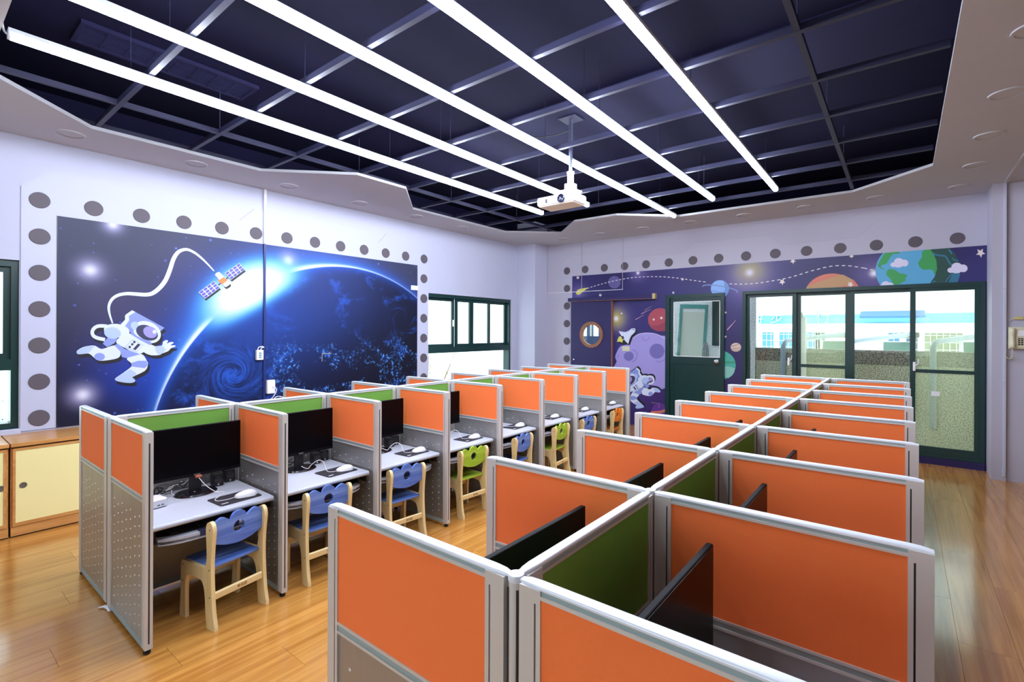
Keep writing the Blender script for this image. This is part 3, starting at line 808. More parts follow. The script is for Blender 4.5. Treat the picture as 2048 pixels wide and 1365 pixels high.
def mural_space():
    m = bpy.data.materials.new('space_mural_print'); m.use_nodes = True
    t = NT(m); b = bsdf(m); b.inputs['Roughness'].default_value = 0.45
    co = t.coord(); x, y, z = t.xyz(co)
    c = t.mix(t.sstep(t.noise(co, 0.5, 2), 0.35, 0.65), S(35, 27, 84), S(48, 41, 110))
    c = t.mix(t.mul(t.gauss(t.dist2(x, z, -3.6, 0.75), 0.45), 0.6), c, S(74, 34, 110))
    zz10, zz13, zz14 = zoomed(1140, 580, 200 / 1950), zoomed(1720, 470, 270 / 2048), zoomed(1380, 500, 360 / 2048)
    for (u, v), r, hue in ((zz14((678, 262)), 0.20, 'y'), (zz10((900, 562)), 0.16, 'y'), (zb4((735, 345)), 0.10, 'w'), (zz13((210, 585)), 0.16, 'w'), (zb4((350, 478)), 0.10, 'w'), (zz14((650, 400)), 0.30, 'v')):
        gx, gz = on_back(u, v); d = t.dist2(x, z, gx, gz)
        if hue == 'v':
            c = t.mix(t.mul(t.gauss(d, r), 0.45), c, S(110, 100, 170)); continue
        c = t.mix(t.mul(t.gauss(d, r * 1.5), 0.55), c, S(120, 108, 170))
        if hue == 'y': c = t.mix(t.mul(t.gauss(d, r), 0.9), c, S(182, 172, 64))
        c = t.mix(t.gauss(d, r * 0.27), c, S(240, 236, 250))
    t.put(b.inputs['Base Color'], c)
    return m
M_SPACE = mural_space()
sm = empty('space_mural', (0, YB, 0)); tag(sm, 'purple space mural with cartoon planets, stars and dashed flight path on the door wall', 'mural')
mb = MB()
MX0, MX1, MZ1 = -5.232, 0.83, 2.838
wall_boxes(mb, MX0, MX1, 0.0, MZ1, [(D2[0], D2[1], 0, D2[3]), (D3[0], D3[1], 0.0, D3[3]), (D1[0], D1[1], 0, D1[3])], lambda a, b, z, q: mb.box(a, b, -0.006, 0, z, q))
mb.obj('print_sheet', M_SPACE, sm)
def bmb(polys, name, m, parent, off=0.0, th=0.0006, area=(MX0, MX1, 0.0, MZ1)):
    first = None
    for i, p in enumerate(polys):
        p = clip(p, *area)
        if len(p) < 3: continue
        o = MB().prism(p, 'y', -0.0062 - off - th - 0.00007 * i, -0.0061 - off + 0.0004).obj(name, m, parent)
        first = first or o
    return first
BAND = (MX0, MX1, 2.388, MZ1)
LEFTA = (MX0, D2[0], 0.0, MZ1)
MIDA = (D2[1], D3[0], 0.0, MZ1)
def pr(name, col): return mat('print_' + name, S(*col), 0.45)
z9 = lambda p: on_back(*zoomed(1220, 640, 130 / 887)(p))
z10 = lambda p: on_back(*zoomed(1140, 580, 200 / 1950)(p))
z13 = lambda p: on_back(*zoomed(1720, 470, 270 / 2048)(p))
z14 = lambda p: on_back(*zoomed(1380, 500, 360 / 2048)(p))
z16 = lambda p: on_back(*zoomed(1420, 680, 80 / 1092)(p))
def mp_(f, pts): return [f(p) for p in pts]
# lilac moon
moon = bmb([mp_(z9, closedsmooth([(95, 660), (95, 570), (72, 510), (100, 430), (150, 358), (250, 335), (310, 252), (380, 203), (450, 185), (520, 180), (600, 188), (680, 215), (775, 272)], 2)[:-2] + [(775, 925), (700, 950), (640, 905), (540, 890), (400, 920), (250, 970), (120, 900), (80, 760)])], 'moon', pr('lilac', (156, 146, 208)), sm, 0.0006, area=LEFTA)
moon['label'] = 'lilac cratered moon'
bmb([mp_(z9, circle(643, 428, 102, 102)), mp_(z9, circle(258, 498, 68, 64))], 'crater', pr('crater', (110, 102, 168)), moon, 0.0012, area=LEFTA)
bmb([mp_(z9, stroke(smoothline([(440, 228), (455, 265), (490, 284), (525, 265), (540, 232)]), 7)), mp_(z9, stroke(smoothline([(310, 408), (360, 440), (374, 490), (345, 550), (300, 578)]), 10)), mp_(z9, stroke(smoothline([(630, 565), (690, 572), (755, 540)]), 8)), mp_(z9, [(130, 430), (108, 520), (112, 525), (124, 480)])], 'crater_line', pr('crater_line', (118, 110, 178)), moon, 0.0012, area=LEFTA)
bmb([mp_(z9, stroke(smoothline([(310, 252), (380, 203), (450, 185), (520, 180), (600, 188), (680, 215), (775, 272)]), 9))], 'moon_rim', pr('rimlight', (196, 188, 232)), moon, 0.0012, area=LEFTA)
# shuttle
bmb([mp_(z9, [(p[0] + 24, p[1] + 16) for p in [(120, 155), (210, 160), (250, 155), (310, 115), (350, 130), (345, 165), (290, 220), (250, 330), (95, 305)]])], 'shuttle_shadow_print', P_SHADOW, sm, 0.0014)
shu = bmb([mp_(z9, [(120, 155), (165, 162), (215, 168), (255, 152), (300, 118), (335, 115), (350, 132), (345, 165), (290, 220), (268, 270), (252, 330), (215, 295), (160, 225)])], 'space_shuttle', P_WHITE, sm, 0.0022)
shu['label'] = 'white space shuttle with yellow flame'
bmb([mp_(z9, [(125, 232), (110, 262), (95, 300), (140, 300), (172, 312), (175, 285), (195, 270), (150, 225)])], 'flame', P_YELLOW, shu, 0.0020)
bmb([mp_(z9, [(150, 222), (188, 222), (196, 262), (172, 268)]), mp_(z9, stroke(smoothline([(300, 135), (325, 128), (335, 150)]), 7))], 'engine', P_DARK, shu, 0.0030)
# second astronaut, mirrored
def affine(src, dst):
    (x0, y0), (x1, y1), (x2, y2) = src
    M = Matrix(((x0, y0, 1), (x1, y1, 1), (x2, y2, 1))).inverted()
    a = M @ Vector([d[0] for d in dst]); b = M @ Vector([d[1] for d in dst])
    return lambda p: (a[0] * p[0] + a[1] * p[1] + a[2], b[0] * p[0] + b[1] * p[1] + b[2])
af = affine([(840, 212), (85, 790), (740, 1160)], [(372, 652), (690, 980), (410, 1188)])
astronaut(sm, lambda p: z9(af(p)), lambda polys, name, m, parent, off, th: bmb(polys, name, m, parent, off - 0.0035, th, LEFTA), (-30, -38))
# planets and small prints
red = bmb([mp_(z10, circle(1762, 585, 238, 226))], 'red_planet', pr('red', (164, 70, 84)), sm, 0.0006, area=LEFTA)
bmb([mp_(z10, [(1545, 680), (1600, 700), (1700, 700), (1800, 660), (1885, 600), (1900, 800), (1762, 811), (1640, 780)])], 'red_planet_shade', pr('darkred', (142, 56, 74)), red, 0.0010, area=LEFTA)
red['label'] = 'red planet'
for f, c, r in ((z10, (595, 105), 36), (z10, (1010, 462), 25), (z10, (1635, 580), 30), (z10, (1785, 550), 36), (zb4, (345, 376), 12), (zb4, (1025, 387), 11), (zb4, (965, 474), 10), (zb4, (1305, 603), 9), (zb4, (1305, 760), 9), (z14, (1050, 365), 38), (z14, (1172, 128), 36), (z14, (1825, 395), 40), (z14, (1838, 70), 30), (z13, (1828, 275), 74)):
    g_ = (lambda p, f=f: on_back(*f(p))) if f is zb4 else f
    bmb([mp_(g_, starpoly(c[0], c[1], r, 0.2))], 'star', pr('star', (226, 214, 206)), sm, 0.0026)
for f, pts, w in ((z10, [(1278, 582), (1450, 488)], [12, 3]), (z10, [(1390, 472), (1580, 378)], [10, 3]), (z10, [(1455, 400), (1605, 315)], [6, 2]), (lambda p: on_back(*zb4(p)), [(1315, 716), (1372, 652)], [6, 2])):
    bmb([mp_(f, stroke(pts, w))], 'meteor_streak', pr('streak', (206, 158, 176)), sm, 0.001)
ring = bmb([mp_(z14, circle(342, 442, 104, 96))], 'ringed_planet', pr('skyblue', (132, 172, 226)), sm, 0.0008)
bmb([mp_(z14, [(385, 352), (425, 385), (445, 430), (440, 480), (410, 530), (385, 530), (400, 440)])], 'planet_shade', pr('midblue', (104, 140, 204)), ring, 0.0012)
rp = circle(345, 447, 200, 34, 40, 0.16)
bmb([mp_(z14, stroke(rp[17:44] if False else rp[19:40] + rp[:3], 12))], 'planet_ring', pr('ringblue', (112, 138, 190)), ring, 0.0016)
bmb([mp_(z14, stroke(smoothline([(250, 465), (340, 485), (440, 480)]), 10))], 'planet_band', pr('midblue', (104, 140, 204)), ring, 0.0014)
ring['label'] = 'pale blue ringed planet'
op = bmb([mp_(z14, circle(1622, 520, 318, 250))], 'orange_planet', pr('rust', (206, 116, 92)), sm, 0.0006, area=BAND)
bmb([mp_(z14, [(1335, 415), (1500, 355), (1600, 318), (1740, 282), (1860, 345), (1900, 400), (1900, 440), (1320, 440)])], 'planet_band', pr('tan', (184, 142, 96)), op, 0.0010, area=BAND)
bmb([mp_(z14, [(1640, 440), (1780, 405), (1860, 340), (1905, 395), (1930, 440)])], 'planet_band', pr('rust', (206, 116, 92)), op, 0.0014, area=BAND)
op['label'] = 'rust orange striped planet'
# earth
EC = circle(878, 545, 642, 470, 56)
earth = bmb([mp_(z13, EC)], 'globe', pr('ocean', (86, 166, 208)), sm, 0.0006, area=BAND)
earth['label'] = 'blue and green globe with white clouds'
bmb([mp_(z13, closedsmooth(p, 3)) for p in ([(400, 265), (585, 262), (585, 288), (510, 290), (460, 340), (400, 440), (370, 445), (320, 470), (330, 500), (390, 545), (300, 500), (272, 460), (330, 350)], [(430, 525), (520, 530), (600, 580), (710, 610), (690, 660), (690, 700), (640, 720), (600, 750), (500, 750), (470, 680), (410, 620), (400, 580)], [(940, 265), (1010, 215), (1110, 210), (1110, 300), (1170, 400), (1165, 540), (1130, 600), (1090, 530), (960, 530), (900, 480), (885, 420), (940, 340)])], 'continent', pr('landgreen', (58, 156, 82)), earth, 0.0011, area=BAND)
bmb([mp_(z13, [(1060, 215)] + [p for p in EC if p[0] > 1100 and p[1] < 545][::-1][::-1] and [(1055, 200), (1345, 190), (1440, 280), (1505, 420), (1522, 560), (1490, 700), (1470, 730), (1120, 740), (1060, 735), (1130, 640), (1168, 520), (1160, 400), (1120, 300)])], 'night_side', pr('nightgreen', (34, 72, 66)), earth, 0.0016, area=BAND)
bmb([mp_(z13, p) for p in (stroke(smoothline([(1110, 280), (1170, 310), (1290, 325), (1330, 380), (1360, 430), (1400, 470)]), [10, 34, 40, 26, 18, 14] + [14] * 20 if False else 24), stroke(smoothline([(1345, 225), (1380, 270), (1390, 295)]), 26), stroke(smoothline([(1400, 350), (1430, 385), (1490, 390)]), 18), [(1400, 585), (1520, 560), (1490, 700), (1470, 730), (1340, 735), (1375, 650)], stroke(smoothline([(1390, 590), (1340, 650), (1300, 720)]), 16), [(1130, 690), (1150, 710), (1060, 738)])], 'night_sea', pr('nightsea', (46, 116, 146)), earth, 0.0020, area=BAND)
def cloud(cx, cy, s): return [circle(cx - 90 * s, cy + 25 * s, 48 * s, 36 * s, 20), circle(cx - 10 * s, cy - 15 * s, 75 * s, 62 * s, 24), circle(cx + 75 * s, cy, 60 * s, 52 * s, 22), circle(cx - 20 * s, cy + 35 * s, 70 * s, 32 * s, 22)]
for c in ((600, 430, 1.0), (1480, 510, 1.12), (400, 770, 0.85)):
    mbc = [mp_(z13, p) for p in cloud(*c)]
    for k, p in enumerate(mbc): pass
    bmb(mbc, 'cloud', pr('cloud', (216, 212, 236)), earth, 0.0026, area=BAND)
# dashed flight path
path = [on_back(*zb4(p)) for p in [(405, 446), (500, 417), (600, 393), (700, 376), (800, 370), (900, 371), (1000, 380), (1100, 395), (1180, 405)]]
path2 = [z14(p) for p in [(450, 387), (560, 391), (700, 386), (800, 376), (900, 360), (1050, 335), (1200, 297), (1350, 250), (1480, 215), (1600, 188), (1720, 180), (1850, 187), (1980, 210)]] + [z13(p) for p in [(40, 500), (120, 520), (225, 545)]]
for seg in (path, path2):
    sp_ = smoothline(seg, 8); acc = [0.0]
    for a, b in zip(sp_, sp_[1:]): acc.append(acc[-1] + math.dist(a, b))
    def at_len(s_):
        for i in range(len(acc) - 1):
            if acc[i + 1] >= s_:
                t_ = (s_ - acc[i]) / max(1e-6, acc[i + 1] - acc[i])
                return tuple(sp_[i][j] + (sp_[i + 1][j] - sp_[i][j]) * t_ for j in range(2))
        return sp_[-1]
    s_ = 0.0
    while s_ + 0.045 < acc[-1]:
        bmb([stroke([at_len(s_), at_len(s_ + 0.042)], 0.012)], 'path_dash', pr('dash', (224, 218, 222)), sm, 0.0012)
        s_ += 0.078
bmb([[on_back(*zb4(p)) for p in [(332, 472), (345, 455), (365, 448), (412, 441), (385, 463), (360, 482), (338, 487)]]], 'comet', P_YELLOW, sm, 0.0012)
bmb([[on_back(*zb4(p)) for p in circle(582, 406, 40, 40)]], 'grey_moon', pr('greyviolet', (92, 86, 140)), sm, 0.0006)
jup = bmb([mp_(z16, circle(710, 205, 142, 122))], 'striped_planet', pr('sand', (206, 182, 168)), sm, 0.0008, area=MIDA)
bmb([mp_(z16, p) for p in ([(590, 170), (780, 110), (800, 130), (600, 200)], [(580, 240), (840, 215), (845, 235), (590, 270)], [(620, 290), (800, 280), (760, 310), (660, 312)])], 'planet_band', pr('sandband', (170, 144, 126)), jup, 0.0012, area=MIDA)
grn = bmb([mp_(z16, circle(229, 695, 476, 412))], 'green_planet', pr('jade', (66, 164, 146)), sm, 0.0008, area=MIDA)
bmb([mp_(z16, [(400, 715), (560, 740), (690, 785), (660, 900), (600, 980), (500, 1050), (400, 1010)])], 'planet_band', pr('palejade', (128, 186, 172)), grn, 0.0012, area=MIDA)
bmb([mp_(z16, [(400, 590), (690, 590), (700, 650), (400, 640)])], 'planet_band', pr('deepjade', (48, 144, 112)), grn, 0.0012, area=MIDA)
bmb([mp_(z9, [(600, 1160), (680, 1130), (770, 1170), (770, 1290), (560, 1290), (560, 1250)])], 'violet_planet', pr('violetplanet', (92, 46, 134)), sm, 0.0006, area=LEFTA)
bmb([mp_(z9, [(560, 1250), (700, 1240), (770, 1210), (770, 1250), (700, 1275), (560, 1285)])], 'planet_band', pr('rust', (206, 116, 92)), sm, 0.0010, area=LEFTA)
bmb([mp_(z9, stroke([(565, 1130), (672, 1140), (672, 1200)], 6))], 'corner_mark', mat('grey_tape', S(150, 140, 130), 0.5), sm, 0.0014, area=LEFTA)
sw = tag(MB().bbox(*sorted((z9((168, 362))[0], z9((272, 362))[0])), YB - 0.016, YB - 0.006, z9((220, 428))[1], z9((220, 362))[1], 0.003, 1).obj('switch_plate', M_BEIGE), 'small beige wall switch plate on the lilac moon', 'switch')
# flush access hatch: slim edging strips
HT = [on_back(*zb4(p)) for p in [(140, 172), (640, 112), (636, 457), (140, 478), (370, 150)]]
hx0, hx1, hz0, hxm = -5.835, -4.126, 2.515, -5.017
ht = struct(empty('trim_5', (hx0, YB, hz0)), 'slim edging of the flush ceiling hatch in the back left corner')
MB().box(0, hx1 - hx0, -0.016, 0, 0, 0.010).obj('bottom_edge', mat('white_metal_edge', S(220, 220, 226), 0.3), ht)
for x in (0.002, hxm - hx0, hx1 - hx0 - 0.008):
    MB().box(x, x + 0.007, -0.014, 0, 0.01, ZC - hz0).obj('side_edge', mat('grey_metal_edge', S(176, 174, 184), 0.35), ht)

# door 1: sliding porthole door on a rail
d1 = struct(empty('door_1', (-5.225, YB, 0.01)), 'purple sliding door with round wooden porthole')
DW, DH = 0.893, 2.30
pc = (-4.759 + 5.225, 1.664 - 0.01); N = 48
def rect_ray(cx, cz, a, x0, x1, z0, z1):
    dx, dz = math.cos(a), math.sin(a); ts = []
    if dx > 1e-9: ts.append((x1 - cx) / dx)
    if dx < -1e-9: ts.append((x0 - cx) / dx)
    if dz > 1e-9: ts.append((z1 - cz) / dz)
    if dz < -1e-9: ts.append((z0 - cz) / dz)
    t_ = min(ts); return (cx + dx * t_, cz + dz * t_)
angs = sorted([2 * math.pi * k / N for k in range(N)] + [math.atan2(z - pc[1], x - pc[0]) % (2 * math.pi) for x in (0, DW) for z in (0, DH)])
out_ = [rect_ray(pc[0], pc[1], a, 0, DW, 0, DH) for a in angs]
inn_ = [(pc[0] + 0.215 * math.cos(a), pc[1] + 0.215 * math.sin(a)) for a in angs]
MB().ring_plate(out_, inn_, 'y', -0.065, -0.025).obj('door_leaf', M_PURPLE, d1)
MB().ring_plate([(pc[0] + 0.255 * math.cos(a), pc[1] + 0.255 * math.sin(a)) for a in angs], [(pc[0] + 0.195 * math.cos(a), pc[1] + 0.195 * math.sin(a)) for a in angs], 'y', -0.080, -0.020).obj('porthole_ring', M_BROWN, d1, 40)
MB().prism(circle(pc[0], pc[1], 0.2, n=40), 'y', -0.048, -0.042).obj('pane', M_GLASS, d1)
MB().box(DW, DW + 0.016, -0.066, -0.012, 0, DH).obj('edge_strip', M_BROWN, d1)
MB().lathe([(0.016, 0), (0.016, 0.012), (0.01, 0.016)], n=16).obj('pull_knob', M_CHROME, d1, 40).location = (0.075, -0.066, 1.155)
d1.children[-1].rotation_euler = (math.pi / 2, 0, 0)
rl = struct(empty('trim_6', (-5.277, YB, 2.33)), 'dark sliding rail above the porthole door')
MB().box(0, 1.76, -0.10, -0.004, -0.005, 0.062).obj('rail', M_PURPLE, rl)
MB().box(0.05, 1.76, -0.101, -0.03, -0.012, -0.005).obj('track', M_BROWN, rl)
MB().box(1.76, 1.81, -0.09, -0.004, -0.012, 0.085).obj('end_block', M_OCHRE, rl)

# door 2: green half glazed door
d2 = struct(empty('door_2', (D2[0], YB, 0)), 'dark green half-glazed door')
W, Hh = D2[1] - D2[0], D2[3]
fr = MB(); fr.box(0, 0.075, -0.05, 0.15, 0, Hh); fr.box(W - 0.05, W, -0.05, 0.15, 0, Hh); fr.box(0.075, W - 0.05, -0.05, 0.15, Hh - 0.055, Hh)
fr.obj('door_frame', M_GREEN, d2)
gx0, gx1, gz0, gz1 = -3.152 + 3.29, -2.371 + 3.29, 1.30, 2.252
lf = MB()
lf.box(0.08, gx0, -0.025, 0.015, 0.01, Hh - 0.06); lf.box(gx1, W - 0.055, -0.025, 0.015, 0.01, Hh - 0.06); lf.box(gx0, gx1, -0.025, 0.015, gz1, Hh - 0.06); lf.box(gx0, gx1, -0.025, 0.015, 1.17, gz0)
lf.box(gx0, gx1, -0.016, 0.012, 0.09, 1.17); lf.box(gx0, gx1, -0.025, 0.015, 0.01, 0.09)
lf.obj('door_leaf', M_GREEN, d2)
MB().box(gx0 - 0.004, gx1 + 0.004, -0.004, 0.002, gz0 - 0.004, gz1 + 0.004).obj('pane', M_GLASS, d2)
gb = MB()
for a, b, c, d in ((gx0, gx0 + 0.01, gz0, gz1), (gx1 - 0.01, gx1, gz0, gz1), (gx0, gx1, gz0, gz0 + 0.01), (gx0, gx1, gz1 - 0.01, gz1)): gb.box(a, b, -0.03, -0.004, c, d)
gb.obj('glazing_bead', M_WHITE, d2)
kn = MB().lathe([(0.030, 0), (0.030, 0.006), (0.012, 0.01), (0.012, 0.03), (0.028, 0.042), (0.031, 0.058), (0.022, 0.07), (0.004, 0.073)], n=24).obj('door_knob', M_CHROME, d2, 40)
kn.location = (-2.425 + 3.29, -0.025, 1.235); kn.rotation_euler = (math.pi / 2, 0, 0)

# door 3: four-leaf sliding glass door
d3 = struct(empty('door_3', (0, YB, 0)), 'green framed four-leaf sliding glass door')
fr = MB()
fr.box(D3[0], D3[0] + 0.05, -0.03, 0.16, 0.03, D3[3]); fr.box(D3[1] - 0.05, D3[1], -0.03, 0.16, 0.03, D3[3]); fr.box(D3[0] + 0.05, D3[1] - 0.05, -0.03, 0.16, D3[3] - 0.05, D3[3]); fr.box(D3[0] + 0.05, D3[1] - 0.05, -0.03, 0.16, 0.09, 0.13)
fr.obj('door_frame', M_GREEN, d3)
MB().box(D3[0], D3[1], -0.05, 0.16, 0.0, 0.09).obj('threshold', M_PURPLE, d3)
LEAF = [(-1.985, -1.272, 0.05, M_GLASS, False, 'r'), (-1.278, -0.598, 0.10, M_FILM, True, None), (-0.598, 0.138, 0.05, M_GLASS, False, None), (0.078, 0.775, 0.00, M_FILM, True, 'l')]
for x0, x1, y, pm_, rail_, hd in LEAF:
    s = empty('door_leaf', (x0, y, 0.13), parent=d3)
    L, h = x1 - x0, D3[3] - 0.05 - 0.13
    mb = MB(); w = 0.058
    mb.box(0, w, -0.018, 0.018, 0, h); mb.box(L - w, L, -0.018, 0.018, 0, h); mb.box(w, L - w, -0.018, 0.018, 0, 0.095); mb.box(w, L - w, -0.018, 0.018, h - 0.05, h)
    if rail_: mb.box(w, L - w, -0.014, 0.014, 1.07, 1.115)
    mb.obj('leaf_frame', M_GREEN, s)
    MB().box(w - 0.004, L - w + 0.004, -0.003, 0.003, 0.09, h - 0.046).obj('pane', pm_, s)
    if hd:
        hx = L - 0.1 if hd == 'r' else w - 0.012
        MB().bbox(hx - 0.014, hx + 0.014, -0.05, -0.018, 1.09, 1.21, 0.006).obj('latch', M_WHITE, s)
        MB().tube(smoothline([(hx + 0.01, -0.045, 1.16), (hx + 0.04, -0.06, 1.19), (hx + 0.045, -0.06, 1.25)]), 0.007, 6).obj('lever', M_WHITE, s, 60)
tag(MB().box(0.30, 0.385, YB - 0.024, YB - 0.021, 0.90, 0.96).obj('notice_sticker', M_WHITE), 'tiny white and grey sticker on the rightmost door pane', 'sticker')

# conduit, phone
cd = empty('cable_conduit', (0.938, 8.12, 0.05)); tag(cd, 'white plastic cable trunking beside the wall telephone', 'conduit')
for z0, z1 in ((0.0, 1.10), (1.103, 2.20), (2.203, 3.44)): MB().bbox(-0.012, 0.014, -0.018, 0, z0, z1, 0.003, 1).obj('trunking_length', M_WALL, cd)
ph = empty('telephone', (1.045, 8.14, 1.55)); tag(ph, 'beige push-button wall telephone with hanging coiled cord', 'telephone')
MB().bbox(-0.078, 0.11, -0.05, 0, 0, 0.255, 0.008).obj('body', M_BEIGE, ph)
hs = MB().loft([[(x * 0.024 * k - 0.046, -0.05 - dy + y * 0.0, z) if False else (-0.046 + 0.026 * math.cos(a) * k, -0.062 - 0.022 * math.sin(a) * k2, z) for a in (2 * math.pi * j / 12 for j in range(12))] for z, k, k2 in ((0.012, 0.8, 0.8), (0.02, 1, 1.2), (0.06, 1, 1.2), (0.075, 0.8, 0.8), (0.17, 0.8, 0.8), (0.185, 1, 1.2), (0.225, 1, 1.2), (0.238, 0.8, 0.8))])
hs.obj('handset', M_BEIGE, ph, 50)
MB().box(-0.005, 0.10, -0.052, -0.05, 0.15, 0.215).obj('name_card', M_WHITE, ph)
for r_ in range(4):
    for c_ in range(4): MB().bbox(0.0 + c_ * 0.024, 0.018 + c_ * 0.024, -0.056, -0.05, 0.045 + r_ * 0.022, 0.06 + r_ * 0.022, 0.002, 1).obj('key', M_SLOT, ph)
cp = smoothline([(-0.046, -0.06, 0.01), (-0.045, -0.055, -0.06), (-0.05, -0.05, -0.10), (-0.075, -0.045, -0.115), (-0.10, -0.04, -0.08), (-0.098, -0.03, 0.0), (-0.09, -0.02, 0.09)], 26)
coil = [(p[0] + 0.006 * math.cos(i * 1.3), p[1] + 0.006 * math.sin(i * 1.3), p[2]) for i, p in enumerate(cp)]
MB().tube(coil, 0.003, 5).obj('coiled_cord', M_BEIGE, ph, 60)
MB().tube(smoothline([(-0.05, -0.012, -0.10), (0.0, -0.006, -0.14), (0.10, -0.006, -0.18), (0.3, -0.006, -0.2)]), 0.003, 5).obj('line_cord', M_BEIGE, ph, 60)
jb = empty('junction_box', (1.045, 8.14, 1.89)); tag(jb, 'small ochre telephone junction box above the wall telephone', 'junction box')
MB().bbox(-0.03, 0.05, -0.025, 0, 0, 0.035, 0.004, 1).obj('body', M_OCHRE, jb)
MB().tube(smoothline([(-0.03, -0.01, 0.015), (-0.06, -0.01, -0.005), (-0.088, -0.008, 0.01), (-0.082, -0.008, 0.06), (-0.09, -0.006, 0.1)]), 0.003, 5).obj('wire', M_BEIGE, jb, 60)

# projector
pj = empty('projector', (-2.728, 4.253, 3.0)); tag(pj, 'white projector hanging from the dark ceiling on a metal pole', 'projector')
MB().bbox(-0.222, 0.224, -0.123, 0.125, 0.008, 0.10, 0.022, 3).obj('body', M_WHITE, pj, 40)
MB().bbox(-0.20, 0.205, -0.11, 0.11, 0.0, 0.012, 0.004, 1).obj('underside', mat('cream_plastic', S(226, 216, 200), 0.5), pj)
ln = MB().lathe([(0.042, 0), (0.042, 0.012), (0.034, 0.014), (0.030, 0.002), (0.012, 0.004), (0.002, 0.005)], n=28).obj('lens', mat('dark_lens', S(40, 42, 70), 0.1), pj, 40)
ln.location = (0.075, -0.122, 0.05); ln.rotation_euler = (math.pi / 2, 0, 0)
MB().box(-0.115, -0.09, -0.124, -0.122, 0.03, 0.07).obj('sensor_window', M_BLACK, pj)
vt = MB().box(0.2235, 0.226, -0.003, 0.003, 0.025, 0.08).mesh('vent_slot', mat('grey_slot', S(170, 170, 186), 0.5))
for k in range(10): link('vent_slot', vt, pj, (0, -0.08 + 0.018 * k, 0))
MB().bbox(0.02, 0.19, -0.07, 0.07, 0.098, 0.15, 0.008).obj('mount_plate', M_WHITE, pj)
MB().bbox(0.06, 0.158, -0.045, 0.045, 0.15, 0.215, 0.008).obj('mount_head', M_WHITE, pj)
MB().bbox(0.15, 0.235, -0.01, 0.014, 0.11, 0.128, 0.004, 1).obj('adjuster', M_WHITE, pj)
MB().lathe([(0.032, 0.21), (0.032, 0.31), (0.038, 0.315), (0.038, 0.335), (0.022, 0.34)], (0.108, 0, 0), 20).obj('pole_sleeve', M_WHITE, pj, 40)
MB().cyl((0.108, 0, 0.33), (0.108, 0, 0.862), 0.019, n=16).obj('pole', mat('galvanised_pole', S(120, 124, 150), 0.3, metal=0.7), pj, 40)
MB().bbox(0.01, 0.206, -0.09, 0.09, 0.86, 0.869, 0.002, 1).obj('ceiling_plate', M_BAR, pj)
MB().tube(smoothline([(0.10, 0.0, 0.75), (0.02, 0.05, 0.78), (-0.12, 0.1, 0.80), (-0.32, 0.12, 0.83), (-0.5, 0.1, 0.865)]), 0.006, 6).obj('cable', M_SLOT, pj, 60)
# ================================================================== CUBICLES
TOPZ = 1.195
def cap_mesh(L, x0, name, free_end):
    """rounded top rail; tapers to the junction, slopes down at a free end"""
    def sec(x, w, h, zb=1.186):
        pts = [(x, -w / 2, zb), (x, w / 2, zb)]
        pts += [(x, w / 2 * math.copysign(abs(math.cos(a)) ** 0.7, math.cos(a)), zb + h * 0.35 + h * 0.65 * math.sin(a) ** 0.6) for a in (math.pi * j / 8 for j in range(9))]
        return pts
    ends = [sec(x0, 0.016, 0.006), sec(x0 + 0.02, 0.026, 0.0095), sec(x0 + 0.05, 0.031, 0.010)]
    if free_end:
        tail = [sec(L - 0.052, 0.031, 0.010), sec(L - 0.025, 0.031, 0.009), sec(L, 0.030, 0.004)]
    else:
        tail = [sec(L - 0.05, 0.031, 0.010), sec(L - 0.02, 0.026, 0.0095), sec(L, 0.016, 0.006)]
    return MB().loft(ends + tail).mesh(name, M_CAP, 50)
def dimples(x0, x1, z0, z1, name):
    mb = MB()
    nx, nz = 7, 12
    for r in range(nz):
        for c in range(nx):
            x = x0 + (x1 - x0) * (c + 0.5) / nx
            z = z1 - (z1 - z0) * (r + 0.5) / nz - 0.022 * (c % 2)
            for sg in (-1, 1):
                y0 = sg * 0.013
                a = [(x + 0.0058 * math.cos(t), y0, z + 0.0058 * math.sin(t)) for t in (2 * math.pi * k / 6 for k in range(6))]
                tip = (x, y0 + sg * 0.0035, z)
                mb._add(a + [tip], [(k, (k + 1) % 6, 6) for k in range(6)])
    return mb.mesh(name, M_DIMPLE)
def stile(x0, x1, slot_x, z0=0.03, z1=1.186):
    mb = MB(); g = 0.0045
    mb.box(x0, slot_x - g / 2, -0.018, 0.018, z0, z1); mb.box(slot_x + g / 2, x1, -0.018, 0.018, z0, z1)
    mb.box(slot_x - g / 2, slot_x + g / 2, -0.018, 0.018, z1 - 0.03, z1)
    return mb
